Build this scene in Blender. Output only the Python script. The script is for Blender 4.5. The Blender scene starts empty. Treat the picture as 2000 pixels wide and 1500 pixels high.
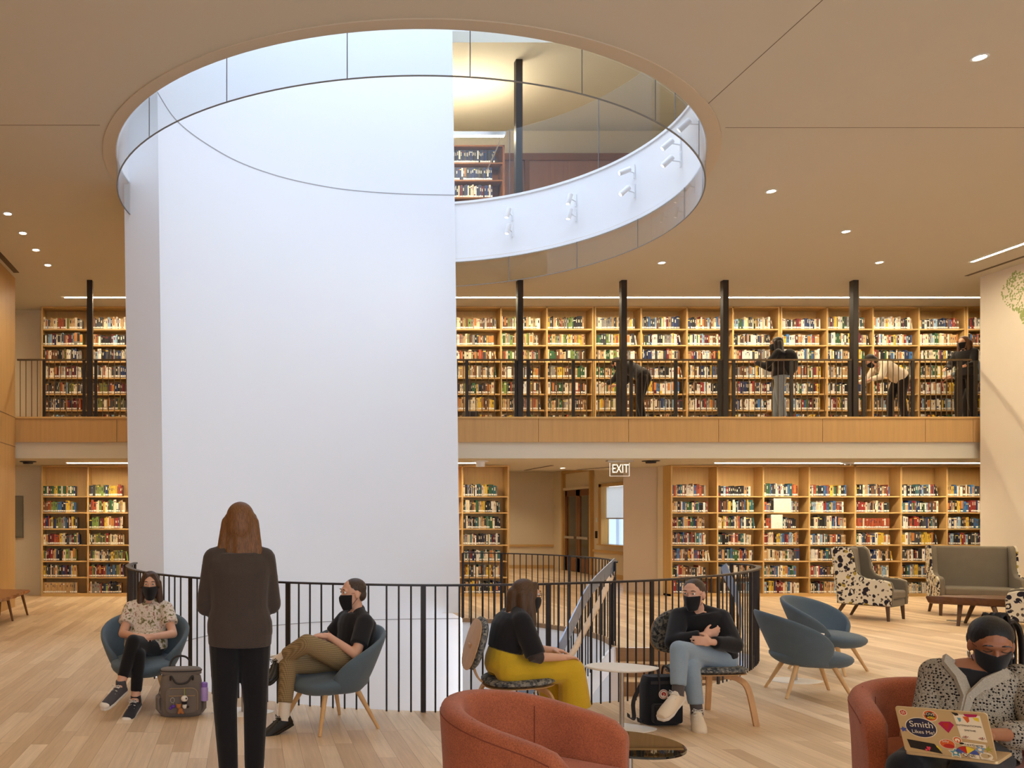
import bpy, bmesh, math, random
from mathutils import Vector, Matrix
V = Vector
PI = math.pi
sc = bpy.context.scene
COL = sc.collection

# ------------------------------------------------------------------ camera, sky, exposure
EYE, F, VX, HY = 1.6, 1650.0, 480.0, 1013.0        # eye height, focal length and vanishing point measured on the photo
cam_d = bpy.data.cameras.new('camera'); cam = bpy.data.objects.new('camera', cam_d); COL.objects.link(cam)
cam.location = (0, 0, EYE); cam.rotation_euler = (PI/2, 0, 0)
cam_d.sensor_width = 36; cam_d.lens = F/2000*36
cam_d.shift_x = (1000-VX)/2000; cam_d.shift_y = (HY-750)/2000
cam_d.clip_start = 0.05; cam_d.clip_end = 200
sc.camera = cam
sc.view_settings.view_transform = 'Standard'; sc.view_settings.look = 'None'
sc.view_settings.exposure = -0.15; sc.view_settings.gamma = 1.0; sc.view_settings.use_curve_mapping = False
sc.cycles.max_bounces = 8; sc.cycles.diffuse_bounces = 5; sc.cycles.glossy_bounces = 3
sc.cycles.transmission_bounces = 6; sc.cycles.transparent_max_bounces = 12
sc.cycles.caustics_reflective = False; sc.cycles.caustics_refractive = False
sc.cycles.sample_clamp_indirect = 6.0
sc.cycles.use_denoising = True

world = bpy.data.worlds.new('sky'); sc.world = world; world.use_nodes = True
nt = world.node_tree; nt.nodes.clear()
wo = nt.nodes.new('ShaderNodeOutputWorld'); bg = nt.nodes.new('ShaderNodeBackground')
tc = nt.nodes.new('ShaderNodeTexCoord'); sx = nt.nodes.new('ShaderNodeSeparateXYZ'); cr = nt.nodes.new('ShaderNodeValToRGB')
nt.links.new(tc.outputs['Generated'], sx.inputs[0]); nt.links.new(sx.outputs['Z'], cr.inputs[0])
cr.color_ramp.elements[0].position = 0.0; cr.color_ramp.elements[0].color = (0.80, 0.88, 1.0, 1)   # overcast horizon
cr.color_ramp.elements[1].position = 0.6; cr.color_ramp.elements[1].color = (0.68, 0.81, 1.0, 1)    # bluer zenith
nt.links.new(cr.outputs[0], bg.inputs[0]); bg.inputs[1].default_value = 4.3
nt.links.new(bg.outputs[0], wo.inputs[0])

def portal(loc, rot, sx_, sy_):
    l = bpy.data.lights.new('daylight_portal', 'AREA'); l.shape = 'RECTANGLE'; l.size = sx_; l.size_y = sy_; l.energy = 1
    l.cycles.is_portal = True
    o = bpy.data.objects.new('daylight_portal', l); o.location = loc; o.rotation_euler = rot; COL.objects.link(o)
portal((2.0, 10.6, 12.9), (0, 0, 0), 9.2, 8.6)                  # skylight over the oculus
portal((4.5, -3.95, 2.3), (PI/2, 0, 0), 15.0, 3.4)              # window wall behind the camera

WARM = (1.0, 0.82, 0.56)
DOWN_W, STRIP_E, SPOT_W = 138.0, 175.0, 15.0                     # downlight watts, strip emission, track spot watts
# ------------------------------------------------------------------ helpers
def P(px, py, Y):
    """photo measurement (2000x1500 frame) at depth Y -> world point"""
    return V(((px-VX)/F*Y, Y, EYE+(HY-py)/F*Y))
def GND(px, py, z=0.0):
    Y = F*(EYE-z)/(py-HY)
    return V(((px-VX)/F*Y, Y, z))
def lin(c):
    out = []
    for v in c[:3]:
        v /= 255.0
        out.append(v/12.92 if v <= 0.04045 else ((v+0.055)/1.055)**2.4)
    return (*out, 1.0)

class NT:
    def __init__(s, name):
        s.m = bpy.data.materials.new(name); s.m.use_nodes = True
        s.t = s.m.node_tree; s.t.nodes.clear()
        s.out = s.n('ShaderNodeOutputMaterial')
    def n(s, typ, **kw):
        nd = s.t.nodes.new(typ)
        for k, v in kw.items():
            setattr(nd, k, v)
        return nd
    def l(s, a, b): s.t.links.new(a, b)
    def math(s, op, a, b=None):
        nd = s.n('ShaderNodeMath', operation=op)
        for i, v in enumerate((a, b)):
            if v is None: continue
            if isinstance(v, (int, float)): nd.inputs[i].default_value = v
            else: s.l(v, nd.inputs[i])
        return nd.outputs[0]
    def mix(s, fac, a, b):
        nd = s.n('ShaderNodeMix', data_type='RGBA')
        for sock, v in ((nd.inputs[0], fac), (nd.inputs[6], a), (nd.inputs[7], b)):
            if hasattr(v, 'links'): s.l(v, sock)
            else: sock.default_value = v
        return nd.outputs[2]
    def coords(s, scale=(1, 1, 1), rot=(0, 0, 0), kind='Object'):
        tc = s.n('ShaderNodeTexCoord'); mp = s.n('ShaderNodeMapping')
        mp.inputs['Scale'].default_value = scale; mp.inputs['Rotation'].default_value = rot
        s.l(tc.outputs[kind], mp.inputs[0]); return mp.outputs[0]
    def noise(s, vec, scale, detail=3, rough=0.5):
        nd = s.n('ShaderNodeTexNoise'); nd.inputs['Scale'].default_value = scale
        nd.inputs['Detail'].default_value = detail; nd.inputs['Roughness'].default_value = rough
        s.l(vec, nd.inputs['Vector']); return nd.outputs['Fac']
    def ramp(s, fac, stops):
        nd = s.n('ShaderNodeValToRGB'); e = nd.color_ramp.elements
        while len(e) < len(stops): e.new(0.5)
        for el, (p, c) in zip(e, stops): el.position = p; el.color = c
        s.l(fac, nd.inputs[0]); return nd.outputs[0]
    def bsdf(s, col, rough=0.6, metal=0.0, spec=0.5, **kw):
        b = s.n('ShaderNodeBsdfPrincipled')
        if hasattr(col, 'links'): s.l(col, b.inputs['Base Color'])
        else: b.inputs['Base Color'].default_value = col
        b.inputs['Roughness'].default_value = rough; b.inputs['Metallic'].default_value = metal
        b.inputs['Specular IOR Level'].default_value = spec
        for k, v in kw.items(): b.inputs[k.replace('_', ' ')].default_value = v
        s.l(b.outputs[0], s.out.inputs[0]); s.b = b; return b
    def bump(s, h, strength=0.3, dist=0.01):
        nd = s.n('ShaderNodeBump'); nd.inputs['Strength'].default_value = strength; nd.inputs['Distance'].default_value = dist
        s.l(h, nd.inputs['Height']); s.l(nd.outputs[0], s.b.inputs['Normal'])

def m_plain(name, c, rough=0.6, metal=0.0, var=0.06, scale=6, bump=0.0, bscale=200, spec=0.4):
    t = NT(name); c = lin(c); co = t.coords()
    n = t.noise(co, scale)
    col = t.mix(n, tuple(x*(1-var) for x in c[:3])+(1,), tuple(min(1, x*(1+var)) for x in c[:3])+(1,))
    t.bsdf(col, rough, metal, spec)
    if bump: t.bump(t.noise(co, bscale, 2), bump, 0.004)
    return t.m
def m_fabric(name, c, var=0.22, scale=320, bump=0.5, rough=0.9):
    t = NT(name); c = lin(c); co = t.coords()
    n = t.math('ADD', t.math('MULTIPLY', t.noise(co, scale, 2, 0.7), 0.75), t.math('MULTIPLY', t.noise(co, 7, 2), 0.25))
    col = t.ramp(n, [(0.3, tuple(x*(1-var) for x in c[:3])+(1,)), (0.7, tuple(min(1, x*(1+var)) for x in c[:3])+(1,))])
    b = t.bsdf(col, rough, 0, 0.2); b.inputs['Sheen Weight'].default_value = 0.15
    t.bump(t.noise(co, scale, 2), bump, 0.003)
    return t.m
def m_wood(name, c, dark=0.72, axis='Z', scale=1.0, rough=0.45, var=1.12):
    t = NT(name); c = lin(c)
    st = {'X': (0.6, 14, 14), 'Y': (14, 0.6, 14), 'Z': (14, 14, 0.6)}[axis]
    co = t.coords(tuple(v*scale for v in st))
    n = t.noise(co, 2.2, 5, 0.6); n2 = t.noise(co, 9, 3, 0.6)
    f = t.math('ADD', t.math('MULTIPLY', n, 0.65), t.math('MULTIPLY', n2, 0.35))
    col = t.ramp(f, [(0.3, tuple(x*dark for x in c[:3])+(1,)), (0.68, tuple(min(1, x*var) for x in c[:3])+(1,))])
    t.bsdf(col, rough, 0, 0.35); t.bump(n2, 0.08, 0.002)
    return t.m
def m_emit(name, c, e):
    t = NT(name); em = t.n('ShaderNodeEmission'); em.inputs[0].default_value = (*c[:3], 1); em.inputs[1].default_value = e
    t.l(em.outputs[0], t.out.inputs[0]); return t.m
def m_glass(name, tint=(0.93, 0.96, 0.96), gloss=1.0, ior=1.5):
    """sheet glass: clear with a Fresnel reflection"""
    t = NT(name); tr = t.n('ShaderNodeBsdfTransparent'); tr.inputs[0].default_value = (*tint, 1)
    gl = t.n('ShaderNodeBsdfGlossy'); gl.inputs['Roughness'].default_value = 0.0; gl.inputs[0].default_value = (0.95, 0.97, 1, 1)
    lw = t.n('ShaderNodeLayerWeight'); lw.inputs[0].default_value = 0.5
    fr = t.math('ADD', t.math('MULTIPLY', t.math('POWER', lw.outputs['Facing'], 5), .9), .035)
    mx = t.n('ShaderNodeMixShader'); t.l(t.math('MULTIPLY', fr, gloss*.75), mx.inputs[0])
    t.l(tr.outputs[0], mx.inputs[1]); t.l(gl.outputs[0], mx.inputs[2]); t.l(mx.outputs[0], t.out.inputs[0])
    return t.m

class MB:
    """collects shapes; build() links them as one mesh object"""
    def __init__(s): s.v = []; s.f = []; s.c = []; s.mi = []; s.cur = None; s.mat = 0
    def add(s, vs, fs):
        k = len(s.v); s.v += [V(p) for p in vs]
        for f in fs: s.f.append([i+k for i in f]); s.c.append(s.cur); s.mi.append(s.mat)
        return s
    def box(s, x0, x1, y0, y1, z0, z1):
        return s.add([(x, y, z) for x in (x0, x1) for y in (y0, y1) for z in (z0, z1)],
                     [(0, 1, 3, 2), (4, 6, 7, 5), (0, 4, 5, 1), (2, 3, 7, 6), (0, 2, 6, 4), (1, 5, 7, 3)])
    def obox(s, c, sz, M=None):
        a, b, d = sz[0]/2, sz[1]/2, sz[2]/2; M = M or Matrix.Identity(3); c = V(c)
        return s.add([c+M @ V((x, y, z)) for x in (-a, a) for y in (-b, b) for z in (-d, d)],
                     [(0, 1, 3, 2), (4, 6, 7, 5), (0, 4, 5, 1), (2, 3, 7, 6), (0, 2, 6, 4), (1, 5, 7, 3)])
    def loft(s, rings, caps=True, closed=True, loop=False):
        n = len(rings[0]); vs = [p for r in rings for p in r]; fs = []
        R = len(rings)
        for i in range(R if loop else R-1):
            a, b = i*n, ((i+1) % R)*n
            for j in range(n if closed else n-1):
                k = (j+1) % n
                fs.append((a+j, a+k, b+k, b+j))
        if caps and not loop and closed:
            fs.append(tuple(range(n-1, -1, -1))); fs.append(tuple(range((R-1)*n, R*n)))
        return s.add(vs, fs)
    def cyl(s, p0, p1, r0, r1=None, n=12):
        return s.tube([p0, p1], [r0, r0 if r1 is None else r1], n)
    def tube(s, pts, rad, n=8, loop=False, flat=1.0, up=None):
        pts = [V(p) for p in pts]; N = len(pts)
        if not hasattr(rad, '__len__'): rad = [rad]*N
        rings = []; prev = None
        for i, p in enumerate(pts):
            if loop: t = pts[(i+1) % N]-pts[i-1]
            else: t = pts[min(i+1, N-1)]-pts[max(i-1, 0)]
            t = t.normalized() if t.length > 1e-9 else V((0, 0, 1))
            if up is not None: a = V(up)
            elif prev is None: a = V((0, 0, 1)) if abs(t.z) < 0.9 else V((1, 0, 0))
            else: a = prev
            x = (a - t*a.dot(t)).normalized(); y = t.cross(x); prev = x
            rings.append([p+x*(math.cos(2*PI*j/n)*rad[i]*flat)+y*(math.sin(2*PI*j/n)*rad[i]) for j in range(n)])
        return s.loft(rings, loop=loop)
    def strip(s, pts, w, h, up=(0, 0, 1)):
        """rectangular bar swept along pts, w across, h upwards"""
        pts = [V(p) for p in pts]; N = len(pts); rings = []; up = V(up)
        for i, p in enumerate(pts):
            t = (pts[min(i+1, N-1)]-pts[max(i-1, 0)]).normalized()
            r = t.cross(up).normalized(); u = r.cross(t).normalized()
            rings.append([p+r*a*w/2+u*b*h/2 for a, b in ((-1, -1), (1, -1), (1, 1), (-1, 1))])
        return s.loft(rings)
    def ell(s, c, r, M=None, nu=16, nv=10):
        c = V(c); M = M or Matrix.Identity(3)
        if not hasattr(r, '__len__'): r = (r, r, r)
        vs = [c+M @ V((0, 0, -r[2]))]
        for i in range(1, nv):
            a = PI*i/nv-PI/2
            for j in range(nu):
                b = 2*PI*j/nu
                vs.append(c+M @ V((r[0]*math.cos(a)*math.cos(b), r[1]*math.cos(a)*math.sin(b), r[2]*math.sin(a))))
        vs.append(c+M @ V((0, 0, r[2]))); fs = []
        for j in range(nu): fs.append((0, 1+(j+1) % nu, 1+j))
        for i in range(nv-2):
            for j in range(nu):
                a = 1+i*nu; b = a+nu; k = (j+1) % nu
                fs.append((a+j, a+k, b+k, b+j))
        L = len(vs)-1; a = 1+(nv-2)*nu
        for j in range(nu): fs.append((a+j, a+(j+1) % nu, L))
        return s.add(vs, fs)
    def cap(s, p0, p1, r0, r1=None, n=12):
        """tapered capsule"""
        r1 = r0 if r1 is None else r1; p0 = V(p0); p1 = V(p1)
        s.ell(p0, r0, None, n, 8); s.ell(p1, r1, None, n, 8)
        if (p1-p0).length > 1e-5: s.tube([p0, p1], [r0, r1], n)
        return s
    def lathe(s, prof, c=(0, 0, 0), n=24):
        c = V(c)
        return s.loft([[c+V((r*math.cos(2*PI*j/n), r*math.sin(2*PI*j/n), z)) for j in range(n)] for r, z in prof])
    def prism(s, poly, z0, z1, M=None, o=(0, 0, 0)):
        M = M or Matrix.Identity(3); o = V(o)
        return s.loft([[o+M @ V((x, y, z)) for x, y in poly] for z in (z0, z1)])
    def grid(s, fn, nu, nv, loopu=False):
        vs = [fn(i/(nu if loopu else nu-1), j/(nv-1)) for i in range(nu) for j in range(nv)]; fs = []
        for i in range(nu if loopu else nu-1):
            for j in range(nv-1):
                a = i*nv+j; b = ((i+1) % nu)*nv+j
                fs.append((a, b, b+1, a+1))
        return s.add(vs, fs)
    def quad(s, a, b, c, d): return s.add([a, b, c, d], [(0, 1, 2, 3)])
    def build(s, name, mat, parent=None, world=False, smooth=40, bevel=0, seg=2, sub=0, solid=0, remesh=0, relax=0, fix=True):
        me = bpy.data.meshes.new(name)
        off = parent.location if (world and parent is not None) else V((0, 0, 0))
        me.from_pydata([p-off for p in s.v], [], s.f)
        for m in (mat if isinstance(mat, (list, tuple)) else [mat]): me.materials.append(m)
        if any(s.mi): me.polygons.foreach_set('material_index', s.mi)
        if s.c and s.c[0] is not None:
            ca = me.color_attributes.new('Col', 'FLOAT_COLOR', 'CORNER'); arr = []
            for f, c in zip(s.f, s.c): arr += list(c)*len(f)
            ca.data.foreach_set('color', arr)
        if fix and not (s.c and s.c[0] is not None) and not remesh:
            bm = bmesh.new(); bm.from_mesh(me); bmesh.ops.recalc_face_normals(bm, faces=bm.faces); bm.to_mesh(me); bm.free()
        me.update()
        if smooth:
            me.polygons.foreach_set('use_smooth', [True]*len(me.polygons))
            if not remesh: me.set_sharp_from_angle(angle=math.radians(smooth))
        o = bpy.data.objects.new(name, me); COL.objects.link(o)
        if parent is not None: o.parent = parent
        if solid:
            md = o.modifiers.new('thickness', 'SOLIDIFY'); md.thickness = solid; md.offset = 0
        if remesh:
            md = o.modifiers.new('union', 'REMESH'); md.mode = 'VOXEL'; md.voxel_size = remesh; md.use_smooth_shade = True
            if relax:
                md = o.modifiers.new('relax', 'SMOOTH'); md.factor = 0.5; md.iterations = relax
        if bevel:
            md = o.modifiers.new('edge', 'BEVEL'); md.width = bevel; md.segments = seg; md.limit_method = 'ANGLE'; md.angle_limit = math.radians(35)
        if sub:
            md = o.modifiers.new('round', 'SUBSURF'); md.levels = sub; md.render_levels = sub
        return o

def tag(o, label, cat, group=None, kind=None):
    o['label'] = label; o['category'] = cat
    if group: o['group'] = group
    if kind: o['kind'] = kind
    return o
def thing(name, label, cat, loc=(0, 0, 0), heading=None, group=None, rz=None):
    o = bpy.data.objects.new(name, None); COL.objects.link(o); o.location = loc; o.empty_display_size = 0.1
    if heading is not None: o.rotation_euler.z = math.atan2(-heading[0], heading[1])     # local +Y faces heading
    if rz is not None: o.rotation_euler.z = rz
    return tag(o, label, cat, group)
def struct(name, mb, mat, label, cat, parent=None, **kw):
    o = mb.build(name, mat, parent, **kw)
    if parent is None: tag(o, label, cat, None, 'structure')
    return o
def dup(root, label=None, loc=None, rz=None):
    r = root.copy(); COL.objects.link(r)
    if loc is not None: r.location = loc
    if rz is not None: r.rotation_euler.z = rz
    if label: r['label'] = label
    for ch in list(root.children):
        c = ch.copy(); COL.objects.link(c); c.parent = r
        for g in list(ch.children):
            d = g.copy(); COL.objects.link(d); d.parent = c
    return r
def plabel(o, s): o['label'] = s; return o
def spline(pts, n=8, closed=False):
    """Catmull-Rom through pts"""
    pts = [V(p) for p in pts]; N = len(pts); out = []
    for i in range(N if closed else N-1):
        if closed: a, b, c, d = pts[i-1], pts[i], pts[(i+1) % N], pts[(i+2) % N]
        else: a, b, c, d = pts[max(i-1, 0)], pts[i], pts[i+1], pts[min(i+2, N-1)]
        for k in range(n):
            t = k/n
            out.append(0.5*((2*b)+(c-a)*t+(2*a-5*b+4*c-d)*t*t+(3*b-a-3*c+d)*t**3))
    if not closed: out.append(pts[-1])
    return out
def resample(pts, step):
    d = [0]
    for a, b in zip(pts, pts[1:]): d.append(d[-1]+(b-a).length)
    n = max(1, round(d[-1]/step)); out = []; j = 0
    for i in range(n+1):
        t = d[-1]*i/n
        while j < len(d)-2 and d[j+1] < t: j += 1
        k = (t-d[j])/max(1e-9, d[j+1]-d[j]); out.append(pts[j].lerp(pts[j+1], k))
    return out
def text(name, body, size, mat, parent, M, depth=0.0004, align='CENTER', font_scale=(1, 1)):
    cu = bpy.data.curves.new(name, 'FONT'); cu.body = body; cu.size = size; cu.extrude = depth
    cu.align_x = align; cu.align_y = 'CENTER'; cu.materials.append(mat)
    tmp = bpy.data.objects.new('tmp_text', cu); COL.objects.link(tmp); bpy.context.view_layer.update()
    me = bpy.data.meshes.new_from_object(tmp.evaluated_get(bpy.context.evaluated_depsgraph_get())); bpy.data.objects.remove(tmp)
    me.name = name; o = bpy.data.objects.new(name, me); COL.objects.link(o); o.parent = parent
    o.matrix_local = M @ Matrix.Diagonal((font_scale[0], font_scale[1], 1, 1))
    return o
def hole_sheet(name, outer, hole, z, mat, label, cat, flip=False):
    """flat sheet z with one hole"""
    bm = bmesh.new()
    for loop in (outer, hole):
        vs = [bm.verts.new((p[0], p[1], z)) for p in loop]
        for i in range(len(vs)): bm.edges.new((vs[i-1], vs[i]))
    bmesh.ops.triangle_fill(bm, use_beauty=True, edges=bm.edges[:])
    for f in bm.faces:
        f.normal_update()
        if (f.normal.z < 0) != flip: f.normal_flip()
    me = bpy.data.meshes.new(name); bm.to_mesh(me); bm.free(); me.materials.append(mat)
    o = bpy.data.objects.new(name, me); COL.objects.link(o)
    return tag(o, label, cat, None, 'structure')
# ------------------------------------------------------------------ materials of the place
def floor_mat():
    t = NT('oak_floorboards'); co = t.coords(); sp = t.n('ShaderNodeSeparateXYZ'); t.l(co, sp.inputs[0])
    W, L = 0.127, 1.5
    row = t.math('FLOOR', t.math('DIVIDE', sp.outputs['X'], W))
    wn = t.n('ShaderNodeTexWhiteNoise', noise_dimensions='1D'); t.l(row, wn.inputs['W'])
    yy = t.math('ADD', t.math('DIVIDE', sp.outputs['Y'], L), t.math('MULTIPLY', wn.outputs['Value'], 7.3))
    colm = t.math('FLOOR', yy)
    cx = t.n('ShaderNodeCombineXYZ'); t.l(row, cx.inputs[0]); t.l(colm, cx.inputs[1])
    w2 = t.n('ShaderNodeTexWhiteNoise', noise_dimensions='3D'); t.l(cx.outputs[0], w2.inputs['Vector'])
    board = t.ramp(w2.outputs['Value'], [(0, lin((196, 165, 129))), (0.35, lin((209, 180, 145))), (0.7, lin((220, 193, 158))), (1, lin((228, 204, 172)))])
    gv = t.n('ShaderNodeMapping'); gv.inputs['Scale'].default_value = (26, 1.3, 1)
    sh = t.n('ShaderNodeVectorMath', operation='ADD'); t.l(co, sh.inputs[0])
    sc2 = t.n('ShaderNodeVectorMath', operation='SCALE'); t.l(w2.outputs['Color'], sc2.inputs[0]); sc2.inputs['Scale'].default_value = 9
    t.l(sc2.outputs[0], sh.inputs[1]); t.l(sh.outputs[0], gv.inputs[0])
    g = t.noise(gv.outputs[0], 1.6, 5, 0.6)
    grain = t.ramp(g, [(0.3, (0.87, 0.85, 0.82, 1)), (0.65, (1.06, 1.05, 1.04, 1))])
    mx = t.n('ShaderNodeMix', data_type='RGBA', blend_type='MULTIPLY'); mx.inputs[0].default_value = 1
    t.l(board, mx.inputs[6]); t.l(grain, mx.inputs[7])
    fx = t.math('FRACT', t.math('DIVIDE', sp.outputs['X'], W)); fy = t.math('FRACT', yy)
    e = t.math('MINIMUM', t.math('MINIMUM', fx, t.math('SUBTRACT', 1, fx)), t.math('MULTIPLY', t.math('MINIMUM', fy, t.math('SUBTRACT', 1, fy)), 10))
    seam = t.ramp(e, [(0.0, (0.62, 0.55, 0.48, 1)), (0.025, (1, 1, 1, 1))])
    m2 = t.n('ShaderNodeMix', data_type='RGBA', blend_type='MULTIPLY'); m2.inputs[0].default_value = 1
    t.l(mx.outputs[2], m2.inputs[6]); t.l(seam, m2.inputs[7])
    t.bsdf(m2.outputs[2], 0.42, 0, 0.35); t.bump(e, 0.05, 0.001)
    return t.m
M_FLOOR = floor_mat()
M_CEIL = m_plain('ceiling_plaster', (210, 204, 190), 0.85, var=0.01, scale=2, spec=0.15)
M_WHITE = m_plain('white_plaster', (238, 241, 246), 0.8, var=0.008, scale=1.5, spec=0.2)
M_CREAM = m_plain('cream_wall_paint', (226, 212, 186), 0.8, var=0.015, scale=2, spec=0.2)
M_BAND = m_plain('white_enamel', (240, 242, 245), 0.45, var=0.01, spec=0.4)
M_RING = m_plain('oculus_ring_paint', (212, 198, 176), 0.7, var=0.01)
M_OAK = m_wood('oak_veneer', (205, 166, 104), 0.86, 'Z', 0.8, 0.5, 1.08)
M_OAKX = m_wood('oak_shelf_veneer', (210, 172, 112), 0.86, 'X', 0.8, 0.5, 1.08)
M_OAKD = m_wood('oak_door_stain', (120, 76, 40), 0.8, 'Z', 1, 0.4, 1.1)
M_PANEL = m_wood('oak_wall_panelling', (192, 154, 102), 0.88, 'Z', 0.5, 0.5, 1.08)
M_BLACK = m_plain('dark_bronze_steel', (44, 38, 34), 0.45, 0.3, var=0.05)
M_RAIL = m_plain('guard_steel', (50, 44, 42), 0.42, 0.4, var=0.05)
M_RAILW = m_plain('gallery_guard_bronze', (88, 70, 48), 0.45, 0.4, var=0.05)
M_STEELB = m_plain('sky_tinted_steel_strip', (150, 160, 178), 0.35, 0.6, var=0.03)  # bluish reflection of the sky is put into the base colour
M_GROOVE = m_plain('joint_shadow_gap', (120, 104, 86), 0.9, var=0.02)
M_SEAM = m_plain('wall_joint', (172, 172, 176), 0.9, var=0.02)
M_GLASS = m_glass('clear_glass', (0.95, 0.97, 0.97), 0.9)
M_BAFFLE = m_glass('smoke_baffle_glass', (0.93, 0.945, 0.95), 1.0)
M_LIGHT = m_emit('warm_strip_diffuser', (1.0, 0.84, 0.58), STRIP_E)
M_LAMP = m_emit('downlight_lens', (1.0, 0.82, 0.6), 60)
M_CHROME = m_plain('brushed_steel', (190, 186, 180), 0.3, 1.0, var=0.03)
M_VENT = m_plain('vent_shadow', (92, 78, 62), 0.8, var=0.03)

CEIL = 5.97
MEZ = 3.44
LOW = 2.705
UP = 6.97
OC = V((1.95, 10.95))
OCF = (3.519, 0.209, -0.009, 0.134, 0.335, -0.036, 0.015)       # measured plan of the egg-shaped oculus
def oc_r(a):
    r = OCF[0]
    for k in (1, 2, 3): r += OCF[2*k-1]*math.cos(k*a)+OCF[2*k]*math.sin(k*a)
    return r
def oc(a, dr=0.0): r = oc_r(a)+dr; return (OC.x+r*math.cos(a), OC.y+r*math.sin(a))
def oc_ring(n=144, dr=0.0): return [oc(2*PI*i/n, dr) for i in range(n)]
def band(z0, z1, dr0, dr1, a0=0.0, a1=2*PI, n=144):
    """ring-shaped wall on the oculus plan between two offsets and two heights"""
    full = abs(a1-a0-2*PI) < 1e-6; mb = MB(); N = n if full else n+1
    rings = []
    for i in range(N):
        a = a0+(a1-a0)*i/n; p, q = oc(a, dr0), oc(a, dr1)
        rings.append([V((p[0], p[1], z0)), V((q[0], q[1], z0)), V((q[0], q[1], z1)), V((p[0], p[1], z1))])
    return mb.loft(rings, loop=full)

# ------------------------------------------------------------------ floor with the stair well
TOWER = spline([(-1.14, 10.9, 0), (-0.97, 11.63, 0), (-0.65, 12.28, 0), (-0.13, 13.0, 0), (0.49, 13.54, 0), (1.12, 13.9, 0), (1.75, 14.14, 0), (2.6, 14.3, 0), (3.55, 14.36, 0)], 6)
GUARD = spline([(-1.37, 10.5, 0), (-1.37, 9.8, 0), (-1.08, 8.75, 0), (-.5, 7.9, 0), (.2, 7.37, 0), (.8, 7.12, 0), (1.5, 6.98, 0), (2.3, 7.06, 0), (3.0, 7.28, 0), (3.65, 7.55, 0), (4.3, 7.97, 0), (4.88, 8.44, 0), (5.45, 9.06, 0), (5.83, 9.6, 0), (5.98, 10.0, 0), (5.92, 10.3, 0)], 8)
INNER = spline([(3.5, 13.62, 0), (4.0, 13.42, 0), (4.47, 13.0, 0), (4.82, 12.3, 0), (4.9, 11.6, 0), (4.82, 11.05, 0), (4.66, 10.65, 0)], 8)
def inset(path, d, c=(2.2, 10.4, 0)):
    return [p+(V(c)-p).normalized()*d for p in path]
well = [tuple(p[:2]) for p in inset(GUARD, 0.05)] + [(5.86, 10.48)] + [(4.60, 10.48)] + [tuple(p[:2]) for p in reversed(inset(INNER, 0.06))] + [(3.5, 14.3)] + [tuple(p[:2]) for p in reversed(TOWER)][2::3] + [(-1.3, 10.9)]
X0, X1, YF = -6.5, 16.6, -4.0
hole_sheet('floor', [(X0, YF), (X1, YF), (X1, 27.2), (X0, 27.2)], well, 0.0, M_FLOOR, 'pale oak plank floor of the reading room around the stair opening', 'floor')
# slab edge below the floor: white fascia ring round the well
mb = MB()
def curtain(path, z0, z1, th, c=(2.2, 10.4, 0)):
    """upright sheet of thickness th along an open path"""
    mbx = MB(); rings = []
    for p in path:
        q = p+(p-V(c)).normalized()*th
        rings.append([V((p.x, p.y, z0)), V((q.x, q.y, z0)), V((q.x, q.y, z1)), V((p.x, p.y, z1))])
    return mbx.loft(rings)
struct('wall_well_front', curtain(inset(GUARD, 0.05), -3.2, -0.004, 0.2), M_WHITE, 'white curved well wall below the front floor edge', 'wall')
struct('wall_well_rear', curtain(inset(INNER, 0.06), -3.2, -0.06, 0.2), M_WHITE, 'white curved well wall below the rear floor edge', 'wall')
struct('trim_well_edge', curtain(inset(INNER, 0.075), -0.06, 0.004, 0.06), m_plain('floor_edge_strip', (150, 118, 84), 0.5), 'brown floor edge strip along the rear of the stair opening', 'trim')
mb = MB(); mb.box(-2.5, 7, 6, 15, -3.3, -3.2)
struct('floor_lower', mb, M_FLOOR, 'oak floor of the storey below seen down the stair well', 'floor')

# ------------------------------------------------------------------ ceiling, ring, baffle, upper storey shell
hole_sheet('ceiling', [(X0, YF), (X1, YF), (X1, 17.72), (X0, 17.72)], oc_ring(144, 0.14), CEIL, M_CEIL, 'smooth tan-lit plaster ceiling with an egg-shaped oculus', 'ceiling', True)
struct('trim_oculus_ring', band(CEIL-0.012, CEIL+0.06, 0.0, 0.15), M_RING, 'flush plaster ring framing the oculus in the ceiling', 'trim')
GAP = (math.radians(86), math.radians(66.3)+2*PI)          # the white wall stands in the rest of the ring
struct('wall_oculus_band', band(CEIL, UP, 0.005, 0.06, *GAP), M_BAND, 'white curved band lining the slab edge of the oculus', 'wall')
struct('trim_band_cap', band(UP-0.012, UP+0.025, -0.018, 0.07, *GAP), M_BAND, 'white cap moulding along the top of the oculus band', 'trim')
struct('trim_band_foot', band(CEIL+0.0, CEIL+0.05, -0.012, 0.006, *GAP), M_BAND, 'white flange along the foot of the oculus band', 'trim')
hole_sheet('floor_upper', [(X0, 2.0), (X1, 2.0), (X1, 18.6), (X0, 18.6)], oc_ring(96, 0.05), UP, M_CREAM, 'upper storey floor around the oculus', 'floor')
JOINTS = [math.radians(a) for a in (-170, -143.5, -126, -107.2, -89, -69, -50, -29, -10, 3, 20, 36, 52, 66.3, 86, 104, 125, 150)]
t = thing('smoke_baffle', 'clear curved glass smoke baffle hanging around the oculus edge', 'glass baffle', (OC.x, OC.y, 5.55))
for a, b in zip(JOINTS, JOINTS[1:]+[JOINTS[0]+2*PI]):
    if abs(a-math.radians(66.3)) < 1e-6: continue
    band(5.555, CEIL, -0.024, -0.012, a+0.0012, b-0.0012, 14).build('glass_pane', M_BAFFLE, t, world=True)
band(5.55, 5.557, -0.026, -0.010, *GAP).build('edge_trim', m_plain('baffle_edge_metal', (134, 138, 142), 0.6, 0.0), t, world=True)
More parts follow.
